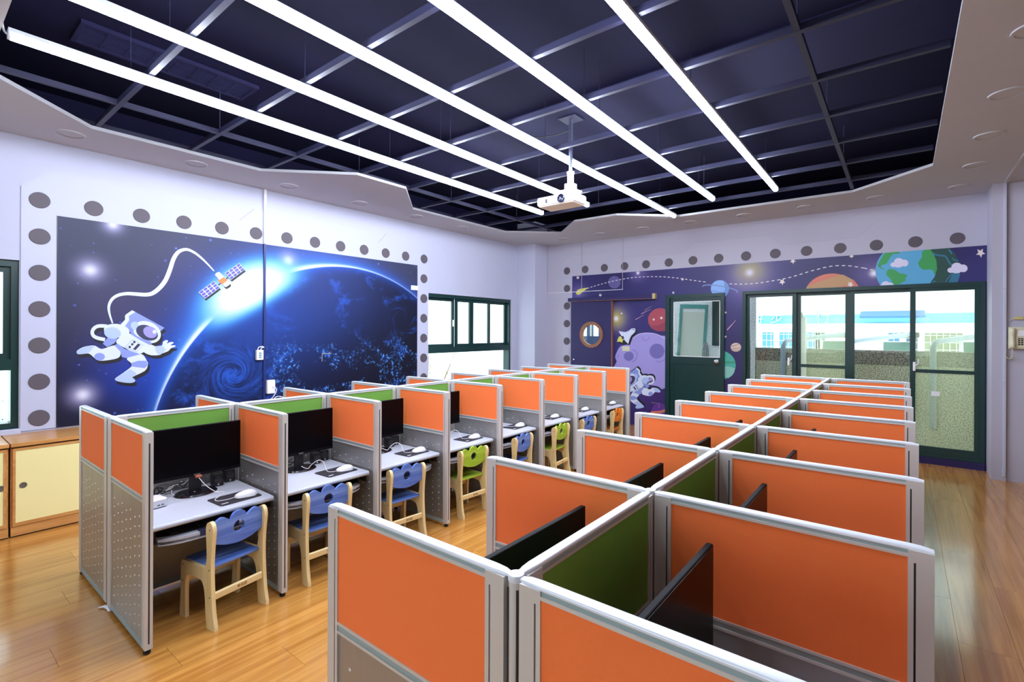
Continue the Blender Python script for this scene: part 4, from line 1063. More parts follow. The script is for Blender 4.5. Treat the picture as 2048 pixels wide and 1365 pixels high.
def panel_meshes(L, cloth, free_end):
    x0 = 0.022
    P = []
    a, b = x0 + 0.056, L - (0.052 if free_end else 0.056)
    P.append(('inner_stile', stile(x0, a, a - 0.014).mesh('inner_stile', M_ALU)))
    P.append(('slot', MB().box(a - 0.0168, a - 0.0112, -0.012, 0.012, 0.03, 1.154).mesh('slot', M_SLOT)))
    if free_end:
        P.append(('outer_stile', stile(b, L, b + 0.014).mesh('outer_stile', M_ALU)))
        P.append(('slot', MB().box(b + 0.0112, b + 0.0168, -0.012, 0.012, 0.03, 1.154).mesh('slot', M_SLOT)))
        P.append(('edge_slot', MB().box(L - 0.002, L + 0.0006, -0.0035, 0.0035, 0.06, 1.13).mesh('edge_slot', M_SLOT)))
        P.append(('foot', MB().lathe([(0.018, 0), (0.018, 0.012), (0.009, 0.014), (0.009, 0.03)], (L - 0.03, 0, 0), 14).mesh('foot', M_BLACK, 40)))
    else:
        P.append(('inner_stile', stile(b, L - x0, b + 0.014).mesh('inner_stile', M_ALU)))
        P.append(('slot', MB().box(b + 0.0112, b + 0.0168, -0.012, 0.012, 0.03, 1.154).mesh('slot', M_SLOT)))
    P.append(('top_cap', cap_mesh(L if free_end else L - 0.016, 0.016, 'top_cap', free_end)))
    P.append(('rail_insert', MB().box(a, b, -0.0145, 0.0145, 1.176, 1.186).mesh('rail_insert', M_TEAL)))
    P.append(('top_rail', MB().box(a, b, -0.018, 0.018, 1.168, 1.176).mesh('top_rail', M_ALU)))
    P.append(('fabric_panel', MB().box(a, b, -0.0145, 0.0145, 0.842, 1.168).mesh('fabric_panel', cloth)))
    P.append(('middle_rail', MB().box(a, b, -0.018, 0.018, 0.834, 0.842).mesh('middle_rail', M_ALU)))
    P.append(('rail_insert', MB().box(a, b, -0.0145, 0.0145, 0.816, 0.834).mesh('rail_insert', M_TEAL)))
    P.append(('middle_rail', MB().box(a, b, -0.018, 0.018, 0.808, 0.816).mesh('middle_rail', M_ALU)))
    P.append(('metal_panel', MB().box(a, b, -0.013, 0.013, 0.055, 0.808).mesh('metal_panel', M_STEEL)))
    P.append(('dimples', dimples(a + 0.02, b - 0.02, 0.10, 0.745, 'dimples')))
    r = MB(); r.box(a, b, -0.018, 0.018, 0.03, 0.042); r.box(a, b, -0.016, 0.016, 0.042, 0.055)
    P.append(('bottom_rail', r.mesh('bottom_rail', M_TEAL)))
    return P
post_m = [('pole', MB().lathe([(0.017, 0.02), (0.017, 1.176), (0.0165, 1.18)], n=18).mesh('pole', M_ALU, 50)),
          ('ribs', None),
          ('cap', MB().lathe([(0.0185, 1.18), (0.019, 1.190), (0.0175, 1.195), (0.012, 1.197)], n=20).mesh('cap', M_CAP, 40)),
          ('foot', MB().lathe([(0.017, 0), (0.017, 0.012), (0.009, 0.014), (0.009, 0.022)], n=14).mesh('foot', M_BLACK, 40))]
rb = MB()
for k in range(4):
    a = math.pi / 4 + k * math.pi / 2
    rb.cyl((0.018 * math.cos(a), 0.018 * math.sin(a), 0.03), (0.018 * math.cos(a), 0.018 * math.sin(a), 1.165), 0.0028, n=6)
post_m[1] = ('ribs', rb.mesh('ribs', M_SLOT))
def place(name, parts, loc, rz, label, cat, group):
    t = empty(name, loc, rz); tag(t, label, cat, group)
    for nm, me in parts:
        o = link(nm, me, t)
        if nm == 'dimples': stuff(o)
    return t
NTH = ['nearest', 'second', 'third', 'fourth', 'fifth', 'sixth', 'seventh', 'eighth', 'farthest']
NTHB = ['nearest', 'second', 'third', 'fourth', 'fifth', 'sixth', 'seventh', 'farthest']
def cluster(xl, xc, xr, y0, p, word, aisle):
    arm_l = panel_meshes(xc - xl, M_ORANGE, True); arm_r = panel_meshes(xr - xc, M_ORANGE, True); spine = panel_meshes(p, M_GREENF, False)
    for k in range(9):
        y = y0 + p * k
        place('junction_post', post_m, (xc, y, 0), 0, f'{ORD[k]} aluminium corner post from the camera in the {word} cubicle block', 'post', f'corner posts of the {word} cubicle block')
        place('divider_panel', arm_r, (xc, y, 0), 0, f'{ORD[k]} orange divider from the camera, {aisle[1]} side of the {word} cubicle block', 'divider', f'orange dividers of the {word} cubicle block')
        place('divider_panel', arm_l, (xc, y, 0), math.pi, f'{ORD[k]} orange divider from the camera, {aisle[0]} side of the {word} cubicle block', 'divider', f'orange dividers of the {word} cubicle block')
        if k < 8:
            place('spine_panel', spine, (xc, y, 0), math.pi / 2, f'{ORD[k]} green spine panel from the camera, middle of the {word} cubicle block', 'divider', f'green spine panels of the {word} cubicle block')
RX, RC, RR, RY0, RP = -1.411, -0.678, 0.0645, 0.877, 0.7525
LX, LC, LR, LY0, LP = -4.595, -3.870, -3.142, 0.868, 0.7375
cluster(RX, RC, RR, RY0, RP, 'right', ('mural', 'glass door'))
cluster(LX, LC, LR, LY0, LP, 'left', ('mural', 'aisle'))

# ---------------------------------------------------------------- desks
def desk_parts(P):
    hw = P / 2 - 0.021
    y0, y1 = -hw + 0.012, hw - 0.012
    n = 8
    prof = [(0.026, 0.618), (0.026, 0.65)] + [(0.632 + 0.016 * math.sin(a), 0.634 + 0.016 * math.cos(a)) for a in (math.pi * j / n for j in range(n + 1))]
    out = [('worktop', MB().prism(prof, 'y', y0, y1).mesh('worktop', M_DESK, 50))]
    br = MB().box(0.05, 0.60, -hw, -hw + 0.010, 0.56, 0.617); out.append(('support_bracket', br.mesh('support_bracket', M_SLOT)))
    br = MB().box(0.05, 0.60, hw - 0.010, hw, 0.56, 0.617); out.append(('support_bracket', br.mesh('support_bracket', M_SLOT)))
    # keyboard tray with bowed front edge
    fx = [(0.590 + 0.057 * (1 - abs(t / 0.29) ** 4), t) for t in (-0.29 + 0.58 * k / 24 for k in range(25))]
    out.append(('keyboard_tray', MB().prism([(0.26, -0.29)] + fx + [(0.26, 0.29)], 'z', 0.522, 0.536).mesh('keyboard_tray', M_SLOT)))
    lip = MB().prism([(x - 0.055, t) for x, t in fx][::-1] + fx, 'z', 0.514, 0.551)
    out.append(('tray_lip', lip.mesh('tray_lip', M_DESK)))
    wr = [(x + 0.0015, t) for x, t in fx if -0.12 < t < 0.14]
    out.append(('wrist_rest', MB().prism([(x - 0.05, t) for x, t in wr][::-1] + wr, 'z', 0.526, 0.556).mesh('wrist_rest', mat('navy_gel', S(44, 46, 76), 0.5))))
    for a_, b_ in ((-0.305, -0.292), (0.292, 0.305)): out.append(('tray_runner', MB().box(0.26, 0.56, a_, b_, 0.52, 0.618).mesh('tray_runner', M_BLACK)))
    return out
def rrect(x0, x1, y0, y1, r, n=4):
    o = []
    for cx, cy, a0 in ((x1 - r, y1 - r, 0), (x0 + r, y1 - r, 1), (x0 + r, y0 + r, 2), (x1 - r, y0 + r, 3)):
        for k in range(n + 1):
            a = a0 * math.pi / 2 + k * math.pi / 2 / n
            o.append((cx + r * math.cos(a), cy + r * math.sin(a)))
    return o
def monitor_parts():
    out = [('case', MB().bbox(-0.022, -0.002, -0.272, 0.272, 0.118, 0.450, 0.004, 2).mesh('case', M_BEZEL)),
           ('screen', MB().box(-0.003, -0.0005, -0.267, 0.267, 0.140, 0.446).mesh('screen', M_SCREEN)),
           ('chin', MB().box(-0.003, 0.0015, -0.27, 0.27, 0.119, 0.138).mesh('chin', M_BEZEL)),
           ('back_housing', MB().bbox(-0.05, -0.02, -0.15, 0.15, 0.16, 0.36, 0.012).mesh('back_housing', M_BLACK)),
           ('neck', MB().bbox(-0.05, -0.022, -0.035, 0.035, 0.012, 0.20, 0.006).mesh('neck', M_BLACK)),
           ('base', MB().lathe([(0.118, 0), (0.12, 0.004), (0.112, 0.012), (0.03, 0.016)], (-0.02, 0, 0), 36, 0.86, 1.05).mesh('base', mat('gloss_black', S(20, 18, 24), 0.15), 40))]
    tm = text_mesh('acer', 0.022, mat('logo_silver', S(190, 190, 196), 0.3, metal=0.6))
    return out, tm
MON, LOGO = monitor_parts()
def monitor(loc, rz, label, group):
    t = place('monitor', MON, loc, rz, label, 'monitor', group)
    lg = link('logo', LOGO, t, (0.0018, 0, 0.129)); lg.rotation_euler = (math.pi / 2, 0, math.pi / 2)
    return t
DESK_L, DESK_R = desk_parts(LP), desk_parts(RP)
mouse_m = [('shell', None), ('wheel', MB().cyl((-0.03, -0.003, 0.027), (-0.03, 0.003, 0.027), 0.006, n=10).mesh('wheel', mat('wheel_grey', S(180, 180, 184), 0.4)))]
ms = []
for x, w, h in ((-0.055, 0.006, 0.008), (-0.05, 0.020, 0.018), (-0.035, 0.027, 0.026), (-0.01, 0.030, 0.034), (0.015, 0.031, 0.037), (0.038, 0.027, 0.031), (0.052, 0.016, 0.018), (0.056, 0.005, 0.008)):
    x, w, h = x * 1.2, w * 1.15, h * 1.1
    ms.append([(x, w * math.cos(a), 0.003 + max(0.0, h * math.sin(a)) if math.sin(a) > 0 else 0.003 + 0.002 * math.sin(a)) for a in (2 * math.pi * k / 14 for k in range(14))])
mouse_m[0] = ('shell', MB().loft(ms).mesh('shell', M_WHITE, 60))
pad_m = [('mat', MB().prism(rrect(-0.098, 0.098, -0.13, 0.13, 0.02), 'z', 0, 0.003).mesh('mat', M_PAD)), ('logo_mark', MB().box(0.055, 0.066, -0.11, -0.07, 0.003, 0.0034).mesh('logo_mark', M_WHITE))]
kb_base = MB().bbox(-0.065, 0.065, -0.215, 0.215, 0, 0.016, 0.004, 1).mesh('case', M_BLACK)
km = MB()
for r in range(5):
    for c in range(18):
        km.box(-0.055 + r * 0.0225, -0.037 + r * 0.0225, -0.207 + c * 0.0231, -0.188 + c * 0.0231, 0.016, 0.021)
kb_keys = km.mesh('keys', mat('key_black', S(44, 40, 46), 0.45))
mini_m = [('case', MB().prism(rrect(-0.066, 0.066, -0.066, 0.066, 0.022, 6), 'z', 0.006, 0.046).mesh('case', M_SILVER, 40)), ('lid', MB().prism(rrect(-0.064, 0.064, -0.064, 0.064, 0.021, 6), 'z', 0.046, 0.049).mesh('lid', M_WHITE)), ('foot_ring', MB().prism(rrect(-0.06, 0.06, -0.06, 0.06, 0.02, 6), 'z', 0, 0.006).mesh('foot_ring', M_BLACK)), ('port', MB().box(0.0655, 0.0665, 0.005, 0.019, 0.016, 0.022).mesh('port', M_SLOT)), ('port', MB().box(0.0655, 0.0665, 0.026, 0.040, 0.016, 0.022).mesh('port', M_SLOT))]
spk_m = [('cabinet', MB().bbox(-0.035, 0.035, -0.034, 0.034, 0, 0.085, 0.006).mesh('cabinet', M_BLACK)), ('cone', MB().lathe([(0.026, 0), (0.024, 0.003), (0.012, -0.004), (0.002, 0.002)], n=20).mesh('cone', mat('speaker_cone', S(52, 48, 52), 0.35), 40)), ('dial', MB().lathe([(0.006, 0), (0.006, 0.004)], n=12).mesh('dial', M_SILVER))]
def mk_cable(pts, r, m, parent, name='cable', n=6): return MB().tube(smoothline(pts, 5), r, n).obj(name, m, parent, 60)
DZ = 0.65
MOUSE = [(-3.348, 1.451), (-3.375, 2.196), (-3.387, 2.951), (-3.386, 3.68), (-3.402, 4.456), (-3.42, 5.20), (-3.413, 5.938), (-3.385, 6.70)]
for k in range(8):
    yc = LY0 + LP * (k + 0.5); nb = NTHB[k]; lw = 'left cubicle block'
    bay = f'the {nb} bay of the {lw}'
    place('desk', DESK_L, (LC, yc, 0), 0, f'pale grey worktop with keyboard tray in {bay}', 'desk', 'cubicle desks')
    if k < 5:
        monitor((-3.665, yc + 0.025 + (0.015 if k == 0 else 0), DZ), 0.02 * ((k * 7) % 3 - 1), f'black widescreen monitor on the desk in {bay}', 'monitors on the aisle side desks')
        kbd = empty('keyboard', (LC + 0.51, yc - 0.01, 0.536)); tag(kbd, f'black computer keyboard on the pull-out tray in {bay}', 'keyboard', 'keyboards')
        link('case', kb_base, kbd); stuff(link('keys', kb_keys, kbd))
    mx, my = MOUSE[k]
    place('mouse_pad', pad_m, (mx - 0.03, my - 0.055, DZ), 0.06, f'black rectangular mouse pad on the desk in {bay}', 'mouse pad', 'mouse pads')
    MRZ = math.pi / 2 - 0.2
    mo = place('computer_mouse', mouse_m, (mx, my, DZ + 0.003), MRZ, f'white computer mouse on the pad in {bay}', 'mouse', 'computer mice')
    if k == 0:      # offsets from the mouse, room axes
        pts = [(-0.012, -0.062, 0.008), (-0.015, -0.10, 0.004), (-0.03, -0.155, 0.004), (-0.075, -0.155, 0.006), (-0.13, -0.085, 0.012), (-0.165, -0.075, 0.014), (-0.19, -0.11, 0.02), (-0.235, -0.15, 0.06), (-0.275, -0.178, 0.11)]
    elif k < 4:
        pts = [(-0.012, -0.062, 0.008), (-0.03, -0.09, 0.004), (-0.08, -0.105, 0.006), (-0.13, -0.10, 0.06), (-0.16, -0.13, 0.078), (-0.19, -0.17, 0.045), (-0.205, -0.19, 0.018), (-0.26, -0.21, 0.03)]
    else:
        pts = [(-0.012, -0.062, 0.008), (-0.06, -0.10, 0.004), (-0.14, -0.14, 0.004), (-0.26, -0.18, 0.01)]
    pts = [(q[0] * math.cos(MRZ) + q[1] * math.sin(MRZ), -q[0] * math.sin(MRZ) + q[1] * math.cos(MRZ), q[2]) for q in pts]
    mk_cable(pts, 0.0024, M_WHITE, mo)
    if k < 3:
        for j, (sx, sy, wd_) in enumerate(((-3.755, yc + 0.195, 'left'), (-3.80, yc + 0.29, 'right'))):
            s_ = place('speaker', spk_m[:1], (sx, sy, DZ), -0.1, f'{wd_} small black speaker below the monitor in the {nb} bay of the left block', 'speaker', 'desktop speakers')
            for nm, me in spk_m[1:]:
                o = link(nm, me, s_, (0.0355, 0.0, 0.045 if nm == 'cone' else 0.013)); o.rotation_euler = (0, math.pi / 2, 0)
    if k < 2:
        mx_, my_ = ((-3.60, 1.005), (-3.585, 1.755))[k]
        mp2 = place('mini_computer', mini_m, (mx_, my_, DZ), 0.12, f'small silver square computer on the desk in the {nb} bay of the left block', 'computer', 'mini computers')
        cb = empty('cable_bundle', (-3.78, yc - 0.12, DZ)); tag(cb, f'tangle of cables behind the monitor in the {nb} bay of the left block', 'cables', 'cable tangles')
        rnd = random.Random(k + 3)
        for j in range(9):
            a0 = rnd.uniform(-0.16, 0.02); pts = [(rnd.uniform(-0.03, 0.09), a0, rnd.uniform(0.006, 0.03))]
            for _ in range(5):
                pts.append((max(-0.05, min(0.12, pts[-1][0] + rnd.uniform(-0.05, 0.05))), max(-0.17, min(0.17, pts[-1][1] + rnd.uniform(-0.03, 0.09))), rnd.uniform(0.006, 0.075)))
            mk_cable(pts, 0.0035 if j % 3 else 0.0026, M_BLACK if j % 3 else M_WHITE, cb)
tag(MB().bbox(-3.662, -3.645, 1.262, 1.302, DZ + 0.105, DZ + 0.123, 0.005, 1).obj('cable_tie', M_ORANGETIE), 'small orange brown tie holding the mouse lead under the nearest monitor', 'cable tie')
tag(MB().tube(smoothline([(-3.60, 1.72, 0.52), (-3.57, 1.75, 0.455), (-3.55, 1.83, 0.42), (-3.53, 1.93, 0.43), (-3.52, 1.99, 0.50), (-3.52, 2.0, 0.52)], 6), 0.006, 7).obj('hanging_cable', M_BLACK, smooth=60), 'black cable sagging under the keyboard tray in the second bay of the left cubicle block', 'cable')
for k in range(8):
    yc = RY0 + RP * (k + 0.5); nb = ORD[k]
    for side, rz, wd_ in ((1, 0.0, 'glass door'), (-1, math.pi, 'mural')):
        bay = f'{nb} bay from the camera, {wd_} side of the right cubicle block'
        place('desk', DESK_R, (RC, yc, 0), rz, f'pale grey desk, {bay}', 'desk', 'cubicle desks')
        if k < 6:
            monitor((RC + side * (0.235 if side > 0 else 0.25), yc + (0.02 if side > 0 else 0.06), DZ), rz, f'black monitor, {bay}', 'monitors of the right cubicle block')

# ---------------------------------------------------------------- children's chairs
sf = closedsmooth([(0.042, 0.0), (0.024, 0.10), (0.012, 0.22), (0.006, 0.34), (0.010, 0.44), (0.020, 0.52), (0.026, 0.575), (0.014, 0.610), (-0.010, 0.622), (-0.038, 0.606), (-0.046, 0.565), (-0.040, 0.49), (-0.038, 0.41), (-0.052, 0.358), (-0.085, 0.346), (-0.20, 0.346), (-0.275, 0.345), (-0.305, 0.325), (-0.308, 0.24), (-0.312, 0.12), (-0.322, 0.005), (-0.312, 0.0), (-0.262, 0.0), (-0.258, 0.01), (-0.260, 0.12), (-0.256, 0.22), (-0.238, 0.262), (-0.20, 0.270), (-0.11, 0.270), (-0.078, 0.252), (-0.058, 0.20), (-0.048, 0.10), (-0.036, 0.005), (-0.026, 0.0)], 3)
sf = [(x, max(0.0, z)) for x, z in sf]
side_m = MB().prism(sf, 'y', -0.011, 0.011).mesh('side_frame', M_BEECH, 40)
scr = MB().lathe([(0.0045, 0), (0.004, 0.0012)], n=10).mesh('screw', mat('dark_screw', S(60, 54, 48), 0.4, metal=0.6))
def seat_mesh(m): return MB().bbox(-0.30, -0.03, -0.150, 0.150, 0.332, 0.352, 0.006).mesh('seat', m, 40)
hc = (0.0, 0.548)
bo = closedsmooth([(-0.150, 0.498), (-0.150, 0.59), (-0.128, 0.620), (-0.10, 0.628), (-0.072, 0.614), (-0.058, 0.590), (-0.052, 0.595), (-0.035, 0.628), (0.0, 0.642), (0.035, 0.628), (0.052, 0.595), (0.058, 0.590), (0.072, 0.614), (0.10, 0.628), (0.128, 0.620), (0.150, 0.59), (0.150, 0.498), (0.10, 0.468), (0.05, 0.455), (0.0, 0.450), (-0.05, 0.455), (-0.10, 0.468)], 4)
def ray_poly(c, a, poly):
    best = 0.05; dx, dy = math.cos(a), math.sin(a)
    for i in range(len(poly)):
        p, q = poly[i - 1], poly[i]; ex, ey = q[0] - p[0], q[1] - p[1]
        den = dx * ey - dy * ex
        if abs(den) < 1e-12: continue
        t_ = ((p[0] - c[0]) * ey - (p[1] - c[1]) * ex) / den; u_ = ((p[0] - c[0]) * dy - (p[1] - c[1]) * dx) / den
        if t_ > 0 and -1e-6 <= u_ <= 1 + 1e-6: best = max(best, t_) if best > 0.05 and t_ > best else (t_ if best == 0.05 else best)
    return (c[0] + dx * best, c[1] + dy * best)
bang = [2 * math.pi * k / 96 for k in range(96)]
def back_mesh(m):
    return MB().ring_plate([ray_poly(hc, a, bo) for a in bang], [(hc[0] + 0.035 * math.cos(a), hc[1] + 0.035 * math.sin(a)) for a in bang], 'x', -0.018, 0.0).mesh('backrest', m, 40)
rear_str = MB().bbox(-0.012, 0.008, -0.150, 0.150, 0.165, 0.205, 0.003, 1).mesh('stretcher', M_BEECHY)
front_str = MB().bbox(-0.294, -0.276, -0.150, 0.150, 0.20, 0.24, 0.003, 1).mesh('stretcher', M_BEECHY)
stamp = text_mesh('華森園', 0.021, mat('brown_ink', S(120, 66, 24), 0.6))
KIND = {'blue': (M_BLUEW, seat_mesh(M_BLUEW), back_mesh(M_BLUEW)), 'green': (M_GREENW, seat_mesh(M_GREENW), back_mesh(M_GREENW)), 'orange': (M_ORANGEW, seat_mesh(M_ORANGEW), back_mesh(M_ORANGEW))}
def chair(kind, loc, rz, label):
    t = empty('child_chair', loc, rz); tag(t, label, 'chair', 'small wooden chairs along the left cubicle block')
    _, se, ba = KIND[kind]
    for sg in (-1, 1):
        s_ = link('side_frame', side_m, t, (0, sg * 0.161, 0))
        for x, z in ((-0.008, 0.575), (-0.012, 0.342), (-0.008, 0.185), (-0.285, 0.32), (-0.285, 0.22)):
            o = link('screw', scr, s_, (x, sg * 0.011, z)); o.rotation_euler = (-sg * math.pi / 2, 0, 0)
    link('seat', se, t); link('backrest', ba, t)
    r_ = link('stretcher', rear_str, t)
    st = link('stamp', stamp, r_, (0.0086, 0.015, 0.185)); st.rotation_euler = (math.pi / 2, 0, math.pi / 2)
    link('stretcher', front_str, t)
    return t
CH = [('blue', -3.158, 1.330, 9.5), ('blue', -3.172, 1.936, -1.9), ('blue', -3.178, 2.645, -4.4), ('green', -3.178, 3.447, -4.1), ('blue', -3.168, 4.212, 6.0), ('green', -3.164, 4.959, 5.0), ('blue', -3.165, 5.603, 1.2), ('orange', -3.172, 6.443, 3.4)]
CN = ['blue-backed beech child chair nearest to the camera', 'blue-backed beech child chair at the second desk, partly behind the front orange divider', 'blue-backed beech child chair at the third desk', 'lime green-backed beech child chair at the fourth desk', 'blue-backed beech child chair between the two green chairs', 'lime green-backed beech child chair at the sixth desk, farther of the two green', 'blue-backed beech child chair beside the orange chair', 'orange-backed beech child chair at the far end of the row']
for (kd, x, y, a), lb in zip(CH, CN): chair(kd, (x, y, 0), math.radians(a), lb)
# floor clutter at the first corner post
wt = MB().loft([[(-3.885 + dx, 0.845 + dy + 0.012 * math.cos(a), 0.001 + max(0, h * (1 + math.sin(a)) / 2)) for a in (2 * math.pi * j / 8 for j in range(8))] for dx, dy, h in ((-0.03, -0.02, 0.006), (0.0, 0.0, 0.02), (0.03, 0.01, 0.016), (0.07, 0.012, 0.006))])
tag(wt.obj('crumpled_wrap', M_WHITE, smooth=40), 'scrap of crumpled white wrap on the floor by the left cubicle block', 'scrap')

# ================================================================== OUTSIDE
struct(MB().box(-7.0, 6.0, YB + 0.2, 10.1, -0.25, -0.02).obj('balcony_floor', mat('balcony_tile', S(150, 150, 140), 0.8)))
struct(MB().box(-3.0, 6.0, YB + 0.2, 10.0, 3.3, 3.5).obj('balcony_ceiling', M_WALL))
pp = struct(empty('parapet', (0, 9.8, 0)), 'olive pebble-dash balcony parapet')
MB().box(-2.1, 6.0, 0.0, 0.16, -0.02, 1.22).obj('parapet_wall', M_PEBBLE, pp)
MB().box(-2.1, 6.0, -0.012, 0.17, 1.225, 1.445).obj('coping', M_COPING, pp)
MB().box(-2.1, 6.0, 0.004, 0.15, 1.215, 1.23).obj('joint', M_BLACK, pp)
struct(MB().box(-4.15, -2.09, 9.8, 10.0, -0.02, 3.3).obj('wall_balcony_end', M_PEBBLEW), 'white pebble-dash wall seen through the green door')
lw_ = empty('leaning_frame', (-3.57, 9.74, 0.0)); tag(lw_, 'old green framed glass panel leaning on the wall outside the green door', 'window frame')
lw_.rotation_euler = (-0.03, 0.05, 0)
fm = MB(); fm.box(-0.02, 0.03, -0.02, 0.02, 0.0, 2.28); fm.box(0.47, 0.52, -0.02, 0.02, 0, 2.28); fm.box(0.03, 0.47, -0.02, 0.02, 2.2, 2.28); fm.box(0.03, 0.47, -0.02, 0.02, 0, 0.06)
fm.obj('frame', mat('teal_enamel', S(70, 140, 130), 0.4), lw_)
MB().box(0.03, 0.47, -0.004, 0.004, 0.06, 2.2).obj('pane', mat('dusty_pane', S(196, 204, 184), 0.5), lw_)
wn = empty('outside_window', (-2.85, 9.8, 1.50)); tag(wn, 'tall narrow dark green window in the white pebble wall', 'window')
MB().box(0, 0.06, -0.04, 0, 0, 1.3).obj('frame', M_GREEN, wn); MB().box(0.06, 0.20, -0.02, 0, 0.03, 1.3).obj('pane', mat('dark_window_glass', S(60, 80, 60), 0.2), wn); MB().box(0, 0.26, -0.045, 0, -0.03, 0.03).obj('sill', M_GREEN, wn)
br = empty('broom_head', (-2.955, 9.70, 0.0)); tag(br, 'grey upended mop head standing outside by the leaning frame', 'mop')
MB().cyl((0, 0, 0), (0, 0, 1.25), 0.012, n=8).obj('handle', M_BROWN, br)
mm = MB()
for j in range(26):
    a = j * 0.7; mm.tube([(0.008 * math.cos(a), 0.008 * math.sin(a), 1.24), (0.03 * math.cos(a), 0.02 * math.sin(a), 1.5 + 0.03 * math.sin(j)), (0.055 * math.cos(a), 0.03 * math.sin(a), 1.36), (0.065 * math.cos(a), 0.035 * math.sin(a), 1.22)], 0.006, 5)
stuff(mm.obj('strands', mat('grey_mop', S(150, 158, 156), 0.9), br))
# corridor beyond the porthole
cr_ = empty('corridor_screen', (-5.9, 9.8, 0)); tag(cr_, 'dark blue framed corridor screen seen through the porthole', 'screen')
MB().box(0, 1.3, 0, 0.06, -0.02, 1.62).obj('lower_panel', mat('dark_blue_panel', S(30, 56, 92), 0.4), cr_)
for x, w in ((0.30, 0.07), (0.42, 0.03), (0.60, 0.14), (0.86, 0.06)): MB().box(x, x + w, 0, 0.06, 1.62, 2.8).obj('post', mat('steel_blue', S(56, 86, 110), 0.4), cr_)
# floodlights on bent pipes
def flood(x, y0, z0, label):
    t = empty('floodlight', (x, y0, 0)); tag(t, label, 'floodlight', 'floodlights on bent pipes')
    ax, ay, zt = 0.80, 1.46, z0 + 0.11
    q = math.hypot(ax, ay); ux, uy = ax / q, ay / q
    bend = [(ux * (0.14 - 0.14 * math.cos(a)), uy * (0.14 - 0.14 * math.cos(a)), z0 - 0.14 + 0.14 * math.sin(a)) for a in (math.pi / 2 * k / 6 for k in range(1, 7))]
    MB().tube([(0, 0, 0.30), (0, 0, z0 - 0.14)] + bend + [(ax, ay, zt)], 0.042, 12).obj('pipe', mat('pale_galvanised_pipe', S(140, 156, 166), 0.4), t, 60)
    MB().bbox(ax - 0.12, ax + 0.14, ay - 0.05, ay + 0.06, zt - 0.05, zt + 0.04, 0.006, 1).obj('driver_box', mat('grey_box', S(52, 60, 66), 0.5), t)
    lx = ax - 0.16
    bk = MB(); bk.box(lx - 0.25, lx - 0.22, ay, ay + 0.03, zt - 0.30, zt - 0.06); bk.box(lx + 0.22, lx + 0.25, ay, ay + 0.03, zt - 0.30, zt - 0.06); bk.box(lx - 0.25, lx + 0.25, ay, ay + 0.03, zt - 0.07, zt - 0.045)
    bk.obj('yoke', M_WHITE, t)
    hd_ = MB().bbox(-0.22, 0.22, -0.02, 0.03, -0.26, 0.0, 0.006, 1).obj('lamp_head', M_WHITE, t); hd_.location = (lx, ay + 0.02, zt - 0.13); hd_.rotation_euler = (-0.5, 0, 0)
    gl_ = MB().box(-0.20, 0.20, -0.024, -0.02, -0.24, -0.02).obj('lamp_glass', mat('pale_green_lamp_glass', S(84, 124, 106), 0.4), t); gl_.location = hd_.location; gl_.rotation_euler = (-0.5, 0, 0)
    MB().tube(smoothline([(ax - 0.03, ay + 0.02, zt - 0.04), (ax + 0.02, ay + 0.02, zt - 0.12), (ax - 0.1, ay + 0.03, zt - 0.15)]), 0.008, 5).obj('lead', M_BLACK, t, 60)
flood(-1.64, 9.74, 1.585, 'floodlight on bent pipe behind the leftmost glass door leaf')
flood(-0.71, 9.74, 1.585, 'floodlight on bent pipe behind the middle of the glass door')
flood(0.36, 9.74, 1.60, 'floodlight on bent pipe behind the rightmost glass door leaf')
vp = empty('vent_pipe', (-1.33, 9.66, 0)); tag(vp, 'white broken-topped pipe standing on the balcony behind the second door leaf', 'pipe')
MB().cyl((0, 0, -0.02), (0, 0, 1.98), 0.055, n=16).obj('pipe', M_WHITE, vp, 40)
MB().tube(smoothline([(0, 0, 1.95), (-0.03, 0.01, 2.06), (-0.09, 0.0, 2.04), (-0.11, 0, 1.94)]), 0.02, 8).obj('hook', M_BEIGE, vp, 60)
# building across the street
fb = empty('apartment_building', (-1.5, 26, 0)); tag(fb, 'white building across the street with pale blue band and barred windows', 'building')
M_FAC = mat('white_facade_tile', S(232, 236, 238), 0.7); M_BLUE = mat('pale_blue_fascia', S(104, 184, 212), 0.6); M_BW = mat('window_grey', S(120, 150, 160), 0.3)
MB().box(-9, 12, 0, 4, 2.50, 16).obj('upper_wall', M_FAC, fb)
MB().box(-9, 12, -0.15, 3.5, 2.10, 2.50).obj('blue_band', M_BLUE, fb)
MB().box(-9, 12, -0.25, 3.5, 1.90, 2.10).obj('beam', M_FAC, fb)
MB().box(-9, 12, 0.9, 4, -8, 1.90).obj('recessed_wall', M_FAC, fb)
for x, w, c in ((-3.95, 0.5, (70, 140, 170)), (-3.2, 0.6, (70, 96, 130)), (-2.4, 0.9, (70, 100, 140)), (-1.7, 0.4, (96, 130, 106)), (1.0, 0.4, (60, 110, 140)), (1.6, 0.42, (52, 84, 108)), (2.2, 1.2, (124, 132, 104)), (3.75, 1.3, (130, 136, 130))):
    wi = empty('window', (x, 0.9, 0.1), parent=fb)
    MB().box(0, w, -0.04, 0, 0, 1.6).obj('pane', mat('far_pane_%d' % c[0], S(*c), 0.3), wi)
    bars = MB()
    for j in range(int(w / 0.2) + 1): bars.box(j * 0.2, j * 0.2 + 0.02, -0.1, -0.07, 0, 1.6)
    for j in range(6): bars.box(0, w, -0.1, -0.07, j * 0.3, j * 0.3 + 0.02)
    bars.obj('bars', M_FAC, wi)
for x, ch in ((-3.95, '游'), (-3.1, '步'), (-1.26, '行')):
    tmm = text_mesh(ch, 0.62, mat('sign_letter', S(150, 160, 156), 0.5), 0.05)
    o = link('sign_letter', tmm, fb, (x, -0.3, 2.36)); o.rotation_euler = (math.pi / 2, 0, 0)
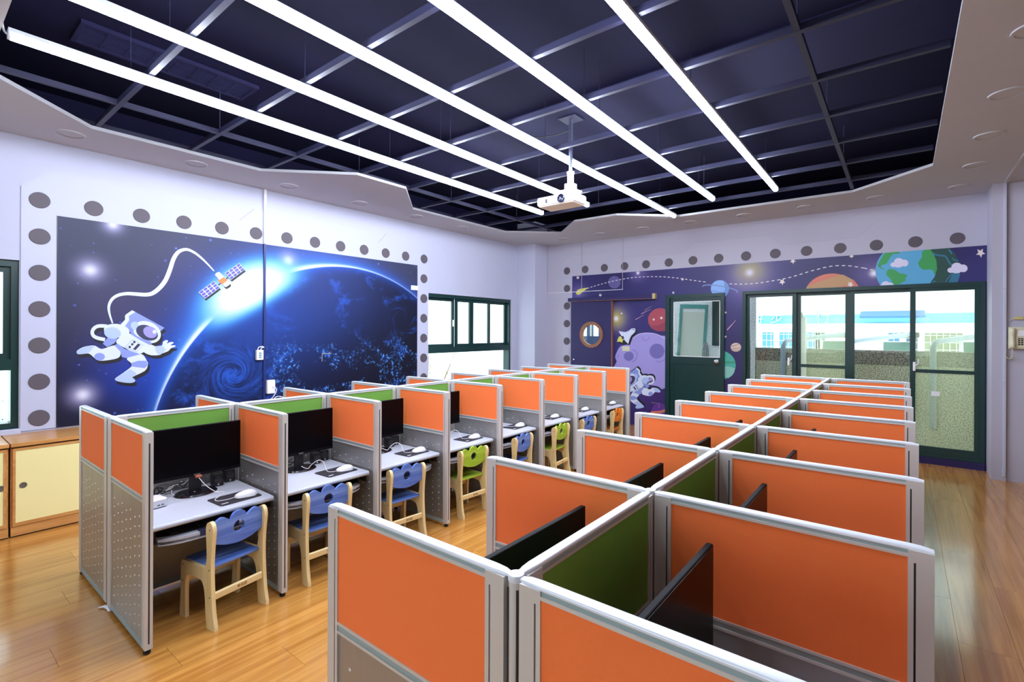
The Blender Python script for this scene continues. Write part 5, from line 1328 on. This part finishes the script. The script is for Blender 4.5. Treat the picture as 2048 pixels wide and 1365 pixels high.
aw = MB(); aw.prism([(0, 0), (0, 0.12), (-0.9, -0.12), (-0.9, -0.2)], 'x', 0.1, 2.2)
aw.obj('awning', mat('blue_awning', S(50, 100, 180), 0.5), fb).location = (0, -0.15, 2.50)
# building beyond the left windows
lb_ = empty('apartment_building', (-17, 6, 0)); tag(lb_, 'white building with grey windows beyond the left wall windows', 'building')
MB().box(-3, 0, -14, 16, -8, 16).obj('wall', M_FAC, lb_)
for y, z, w, h, c in ((6.4, 1.9, 1.5, 1.1, (190, 204, 214)), (5.6, -1.6, 0.8, 2.6, (130, 180, 190)), (-6.2, 1.5, 1.6, 1.4, (200, 210, 216)), (-5.4, -1.8, 1.4, 1.8, (170, 200, 180)), (9.2, 3.6, 1.5, 1.3, (190, 204, 214))):
    wi = empty('window', (0, y, z), parent=lb_)
    MB().box(0, 0.05, 0, w, 0, h).obj('pane', mat('left_pane_%d' % c[0], S(*c), 0.3), wi)
    bars = MB()
    for j in range(6): bars.box(0.05, 0.08, j * w / 5 - 0.012, j * w / 5 + 0.012, 0, h)
    for j in range(5): bars.box(0.05, 0.08, 0, w, j * h / 4 - 0.012, j * h / 4 + 0.012)
    bars.obj('bars', mat('grey_bar', S(170, 178, 184), 0.5), wi)
MB().box(0, 0.5, 5.9, 8.4, 3.05, 3.2).obj('canopy', mat('grey_canopy', S(150, 154, 160), 0.6), lb_)
# shrub under the far left window
sh_ = empty('shrub', (-8.6, 7.7, -1.2)); tag(sh_, 'leafy pale green shrub outside the window near the corner column', 'shrub')
rnd = random.Random(5); st_ = MB(); lv = MB()
for j in range(12):
    a = rnd.uniform(0, 6.28); tip = (0.35 * math.cos(a), 0.55 * math.sin(a) + rnd.uniform(-0.3, 0.3), rnd.uniform(1.7, 2.55))
    st_.tube([(0, 0, 0), (tip[0] * 0.4, tip[1] * 0.4, tip[2] * 0.6), tip], 0.008, 5)
    for q in range(16):
        f_ = rnd.uniform(0.45, 1.05); c0 = Vector((tip[0] * f_ + rnd.uniform(-0.1, 0.1), tip[1] * f_ + rnd.uniform(-0.1, 0.1), tip[2] * f_))
        d_ = Vector((rnd.uniform(-1, 1), rnd.uniform(-1, 1), rnd.uniform(-0.6, 0.6))).normalized() * 0.07
        s__ = d_.cross(Vector((0, 0, 1))).normalized() * 0.022
        lv._add([c0, c0 + d_ * 0.5 + s__, c0 + d_, c0 + d_ * 0.5 - s__], [(0, 1, 2, 3)])
st_.obj('stems', mat('stem_brown', S(120, 100, 70), 0.8), sh_)
stuff(lv.obj('leaves', mat('leaf_green', S(120, 176, 110), 0.6), sh_))
